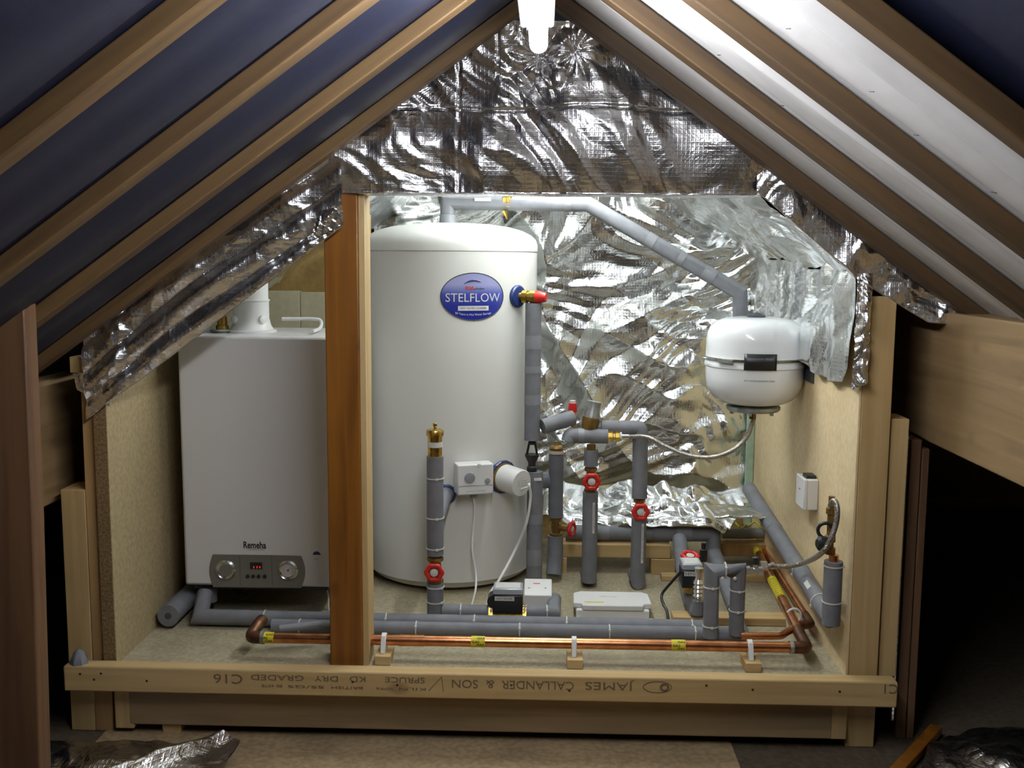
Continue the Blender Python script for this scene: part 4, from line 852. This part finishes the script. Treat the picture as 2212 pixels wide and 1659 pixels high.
text('EXPANSION VESSEL', .007, (0,0,0), (1,0,0), (0,0,1), M['greyink'], ves, 'plate_lettering', w=.07, wrap=lambda x, y: vw(x, y+zc+.012, .0052))
text('HOT WATER EXPANSION VESSEL', .006, (0,0,0), (1,0,0), (0,0,1), M['ink'], ves, w=.085, wrap=lambda x, y: vw(x, y+zc-.050, .0012))
part('base_flange', MB().lathe([(.05, -.02), (.072, -.020), (.078, -.014), (.078, -.006), (.07, -.003), (.02, .004)], (vc.x, VY, vz0), seg=40), M['zinc'], ves)
for k in range(6): an = k*math.pi/3+.2; part('bolt', MB().cyl((vc.x+.066*math.cos(an), VY+.066*math.sin(an), vz0-.028), (vc.x+.066*math.cos(an), VY+.066*math.sin(an), vz0-.018), .006, seg=6), M['zinc'], ves)
part('inlet', MB().cyl((vc.x, VY, vz0-.045), (vc.x, VY, vz0-.018), .010, seg=8), M['brassd'], ves)
wb = thing('wall_bracket', 'dark metal bracket between the white vessel and the right wall', 'bracket', (XR-.01, VY-.06, vz0+zc-.06))
part('back_plate', MB().box(XR-.004, XR-.0003, VY-.14, VY+.05, vz0+zc-.055, vz0+zc+.02), M['darkgrey'], wb)
part('bracket_arm', MB().box(vc.x+VR-.004, XR-.003, VY-.10, VY-.094, vz0+zc-.05, vz0+zc+.012), M['zinc'], wb)
part('bracket_hook', MB().bar((vc.x+VR+.004, VY-.10, vz0+zc+.02), (XR-.006, VY-.12, vz0+zc-.02), .006, .008), M['black'], wb)

# ------------------------------------------------------------------ right wall fittings
sN = atx(1768, 1070, XR); zt, zb = atx(1768, 1036, XR).z, atx(1768, 1104, XR).z
sk = thing('wall_socket_box', 'white surface mounted electrical box on the right wall panel', 'electrical box', (XR-.02, sN.y+.05, zb))
part('back_box', MB().box(XR-.030, XR-.0002, sN.y, sN.y+.088, zb, zt), M['plastic'], sk, bev=.003)
part('face_plate', MB().box(XR-.040, XR-.030, sN.y-.001, sN.y+.089, zb-.001, zt+.001), M['plastic'], sk, bev=.003)
part('switch_mark', MB().box(XR-.0408, XR-.0398, sN.y+.040, sN.y+.050, (zt+zb)/2+.006, (zt+zb)/2+.010), M['redink'], sk)
part('cable_tape', MB().box(XR-.03, XR-.004, sN.y+.015, sN.y+.06, zt, zt+.008), M['black'], sk)
# big slanting pipe near wall
pA = atx(1795, 1338, XR-.036); pB = atx(1628, 1072, XR-.062); pB = pA.lerp(pB, 1.08)
EY = pA.y
bp = pipe('insulated_pipe', 'thick grey pipe running back along the foot of the right wall', [pA, pB], .0235, ties=((0, .10), (0, .30)), tiehead=(-1, 0, -.4), bands=((0, .62, .004),))
q = pA.lerp(pB, .18)+V((-.016, -.010, .016)); d = (pB-pA).normalized()
part('paper_label', MB().obox(q, d, V((.7, 0, .7)), d.cross(V((.7, 0, .7))), .018, .006, .001), M['label'], bp)
zt = at(1797, 1212, EY).z; xE = pA.x
tE, _ = None, None
tE = pipe('insulated_pipe', 'short upright grey pipe at the right wall under the filling loop', [V((xE, EY, pA.z-.012)), V((xE, EY, zt))], .0225, ties=((0, .36), (0, .93)), tiehead=(1, -.3, 0))
part('pipe_top', MB().cyl((xE, EY, zt), (xE, EY, zt+.016), .012, seg=16), M['copper'], tE)
fv = thing('check_valve', 'brass check valve with black levers on the right wall pipe', 'valve', (xE, EY, zt+.014))
z1 = zt+.014
part('valve_body', MB().lathe([(.011, 0), (.015, .002), (.015, .016), (.010, .018), (.010, .03), (.014, .032), (.014, .046), (.009, .048), (.009, .10), (.013, .102), (.013, .116), (.008, .118), (.008, .145)], (xE-.008, EY+.012, z1), seg=8), M['brassd'], fv, ang=25)
part('lever', MB().ring((xE-.022, EY, z1+.062), (.3, 1, 0), .019, .0045, 20, 8), M['black'], fv, label='black looped lever')
part('knob', MB().lathe([(.006, 0), (.016, .012), (.018, .026), (.010, .032)], (xE-.014, EY-.004, z1+.030), (-1, -.2, .1), 16), M['black'], fv, label='black knob')
# filling loop hose
uY = LYp
hl = [at(1655, 1222, uY), at(1700, 1223, uY), at(1735, 1216, uY-.005), at(1768, 1200, EY), at(1791, 1172, EY-.025), at(1805, 1135, EY-.025), at(1809, 1105, EY-.022), at(1806, 1086, EY-.014), at(1800, 1082, EY-.004), at(1793, 1092, EY+.010)]
ho = thing('filling_loop_hose', 'braided steel filling hose sweeping from the pipe loop up the right wall', 'hose', hl[0]-V((0, 0, .02)))
part('hose', MB().tube(catmull(hl), .0068, 14), M['steel'], ho)
part('end_nut', MB().cyl(at(1642, 1222, uY), at(1656, 1222, uY), .013, seg=6).cyl(at(1664, 1222, uY), at(1672, 1222, uY), .010, seg=12), M['chrome'], ho)
# ------------------------------------------------------------------ inverted U loop of pipe with tail
lo_ = at(1537, 1352, uY); cz = at(1560, 1228, uY).z; xa, xb = at(1537, 1280, uY-.02).x, at(1594, 1280, uY-.02).x; uy = uY-.015
ul = pipe('pipe_loop', 'inverted U of grey insulated pipe at the right end of the deck pipes', [V((xa, uy-.01, ZP+.024)), V((xa, uy, cz)), V((xb, uy, cz)), V((xb, uy, ZP+.03))], .0200, ties=((0, .17), (0, .75), (1, .5), (2, .30), (2, .62)))
for x in (xa+.025, xb-.012): part('tie_head', MB().lathe([(.0045, 0), (.004, .004), (.001, .005)], (x, uy-.0195, cz-.016), (0, -1, 0), 12), M['tie'], ul)
part('service_valve', MB().lathe([(.010, 0), (.013, .001), (.013, .012), (.009, .014), (.009, .032), (.012, .033), (.012, .046)], (xb+.018, uy, cz), (1, 0, 0), 8).cyl((xb+.045, uy, cz), (xb+.045, uy, cz+.028), .006, seg=8), M['chrome'], ul, ang=25)
part('service_knob', MB().lathe([(.008, 0), (.009, .018), (.006, .020)], (xb+.045, uy, cz+.018), seg=12), M['black'], ul)
# rear horizontal pipe with drops
YR = 3.30; za = at(1400, 1152, YR).z; r0_ = at(1222, 1152, YR).x; r1_ = at(1541, 1152, YR).x
rp_ = pipe('insulated_pipe', 'thick horizontal grey pipe at the rear resting above the wooden packers', [V((r0_, YR, za)), V((r1_, YR, za)), V((r1_, YR-.02, at(1540, 1190, YR).z)), V((at(1590, 1330, 2.85).x, 2.85, ZP+.03))], .0240, bands=((0, .23, .06), (0, .55, .03), (0, .80, .05)))
a = at(1468, 1165, 3.26); b = at(1475, 1225, 3.1)
pipe('insulated_pipe', 'grey pipe dropping from the rear pipe behind the right motor valve', [a, b, at(1490, 1290, 2.90), V((at(1512, 1335, 2.78).x, 2.80, ZP+.03))], .0235)
mv2, a, b = motor(1474, 1517, 1219, 1272, 2.83, 'black motorised valve head with silver lid beside the pipe loop', 'HTG', .07)
part('brass_body', MB().cyl((a.x+.02, 2.86, b.z-.02), (a.x+.024, 2.86, b.z+.01), .014, seg=8), M['brass'], mv2)
part('cable', MB().tube(catmull([V((a.x, 2.86, b.z+.04)), at(1452, 1256, 2.86), at(1430, 1284, 2.86), at(1433, 1305, 2.84), at(1440, 1318, 2.82), at(1444, 1338, 2.78)]), .004, 10), M['black'], mv2, label='black cable')
wv = thing('gate_valve', 'flat red handwheel standing above the right motor valve', 'valve', at(1492, 1218, 2.92)); c = at(1491, 1201, 2.92)
part('valve_body', MB().cyl(c-V((0, 0, .045)), c-V((0, 0, .012)), .012, seg=8), M['brass'], wv); wheel(c, V((.05, -.25, 1)), .027, wv)
q = at(1510, 1232, 2.80); bv = thing('bypass_valve', 'chrome and ribbed bypass valve half hidden by the pipe loop', 'valve', (q.x, 2.80, ZP+.04))
z2 = at(1510, 1300, 2.80).z
part('bypass_body', MB().lathe([(.010, 0), (.014, .002), (.014, .01), (.011, .012)]+[(.013+.004*(k % 2), .014+.006*k) for k in range(8)]+[(.010, .066), (.010, .085), (.013, .087), (.013, .098), (.005, .1)], (q.x, 2.80, z2), seg=20), M['chrome'], bv, ang=20)
part('bypass_tail', MB().tube([(q.x, 2.80, z2), (q.x-.002, 2.80, ZP+.03)], .016, 18), M['foam'], bv)
solid('sensor', MB().lathe([(.011, 0), (.011, .035), (.007, .037), (.007, .055)], at(1519, 1212, 2.95), seg=16), M['black'], 'small upright black sensor behind the pipe loop', 'sensor')
# timber packers and battens on the deck
def zb_(px0, px1, pyb, h, d, label, Yo=0.0, z=ZP, grp='wooden packers under the pipes', m=None):
    a, b = atz(px0, pyb, z), atz(px1, pyb, z); y = (a.y+b.y)/2; solid('packer', MB().box(a.x, b.x, y, y+d, z, z+h), m or CX_, label, 'wood block', grp, bev=.002)
zb_(1186, 1224, 1238, .052, .05, 'small wooden packer under the left end of the long rear timber')
a, b = atz(1406, 1242, ZP), atz(1458, 1242, ZP); zb_(1406, 1458, 1242, .052, .06, 'wooden packer with an end knot under the right end of the rear timber')
yy = (a.y+b.y)/2+.004; z5 = ZP+.053
solid('packer', MB().box(at(1186, 1200, yy).x, at(1449, 1200, yy).x, yy, yy+.075, z5, z5+.045), CX_, 'long rear timber lying across two packers below the grey pipe', 'wood block', 'wooden packers under the pipes', bev=.003)
zb_(1429, 1478, 1256, .018, .04, 'thin wooden strip just in front of the knotted packer')
zb_(1612, 1722, 1258, .020, .05, 'rear batten crossing under the two copper pipes')
zb_(1455, 1762, 1352, .022, .055, 'front batten crossing the deck under the copper pipes')
a = at(1560, 1195, 3.4); solid('packer', MB().box(at(1545, 1195, 3.4).x, at(1690, 1195, 3.4).x, 3.38, 3.44, at(1600, 1186, 3.4).z-.02, at(1600, 1172, 3.4).z), M['brownZ'], 'dark timber in shadow beneath the foil faced board', 'wood block', 'wooden packers under the pipes', bev=.002)
a = at(1560, 1152, 3.42); b = at(1655, 1152, 3.42); pipe('waste_pipe', 'bare grey plastic pipe section in shadow under the foil faced board', [a, b], .018, 'tape')
# earth bonding
c = gB.lerp(gC, .90)
eb_ = thing('earth_clamp', 'metal earth clamp with a red tag on the copper pipes', 'earth clamp', c)
part('clamp', MB().ring(c, gC-gB, .017, .003, 20, 8).obox(c+V((-.005, -.006, .02)), (1, 0, 0), (0, 1, 0), (0, 0, 1), .010, .006, .007), M['zinc'], eb_)
part('tag', MB().bar(c+V((-.015, -.02, .018)), c+V((-.045, -.03, -.002)), .010, .001), M['redink'], eb_, label='red tag')
part('earth_wire', MB().tube(catmull([c+V((-.005, 0, .024)), at(1600, 1140, 3.3), at(1583, 1125, 3.34), at(1560, 1120, 3.4)]), .0028, 8), M['earth'], eb_, label='green and yellow wire')
part('earth_wire', MB().tube(catmull([c+V((-.002, 0, .024)), at(1617, 1135, 3.3), at(1632, 1128, 3.3), at(1645, 1140, 3.25), at(1662, 1150, 3.2)]), .0028, 8), M['earth'], eb_, label='green and yellow wire')
p = atx(1815, 1322, XR-.001); solid('pipe_hole', MB().cyl((XR-.0015, p.y+.03, p.z), (XR+.001, p.y+.03, p.z), .016), M['ink'], 'dark drilled hole in the right wall beside the upright pipe', 'hole')
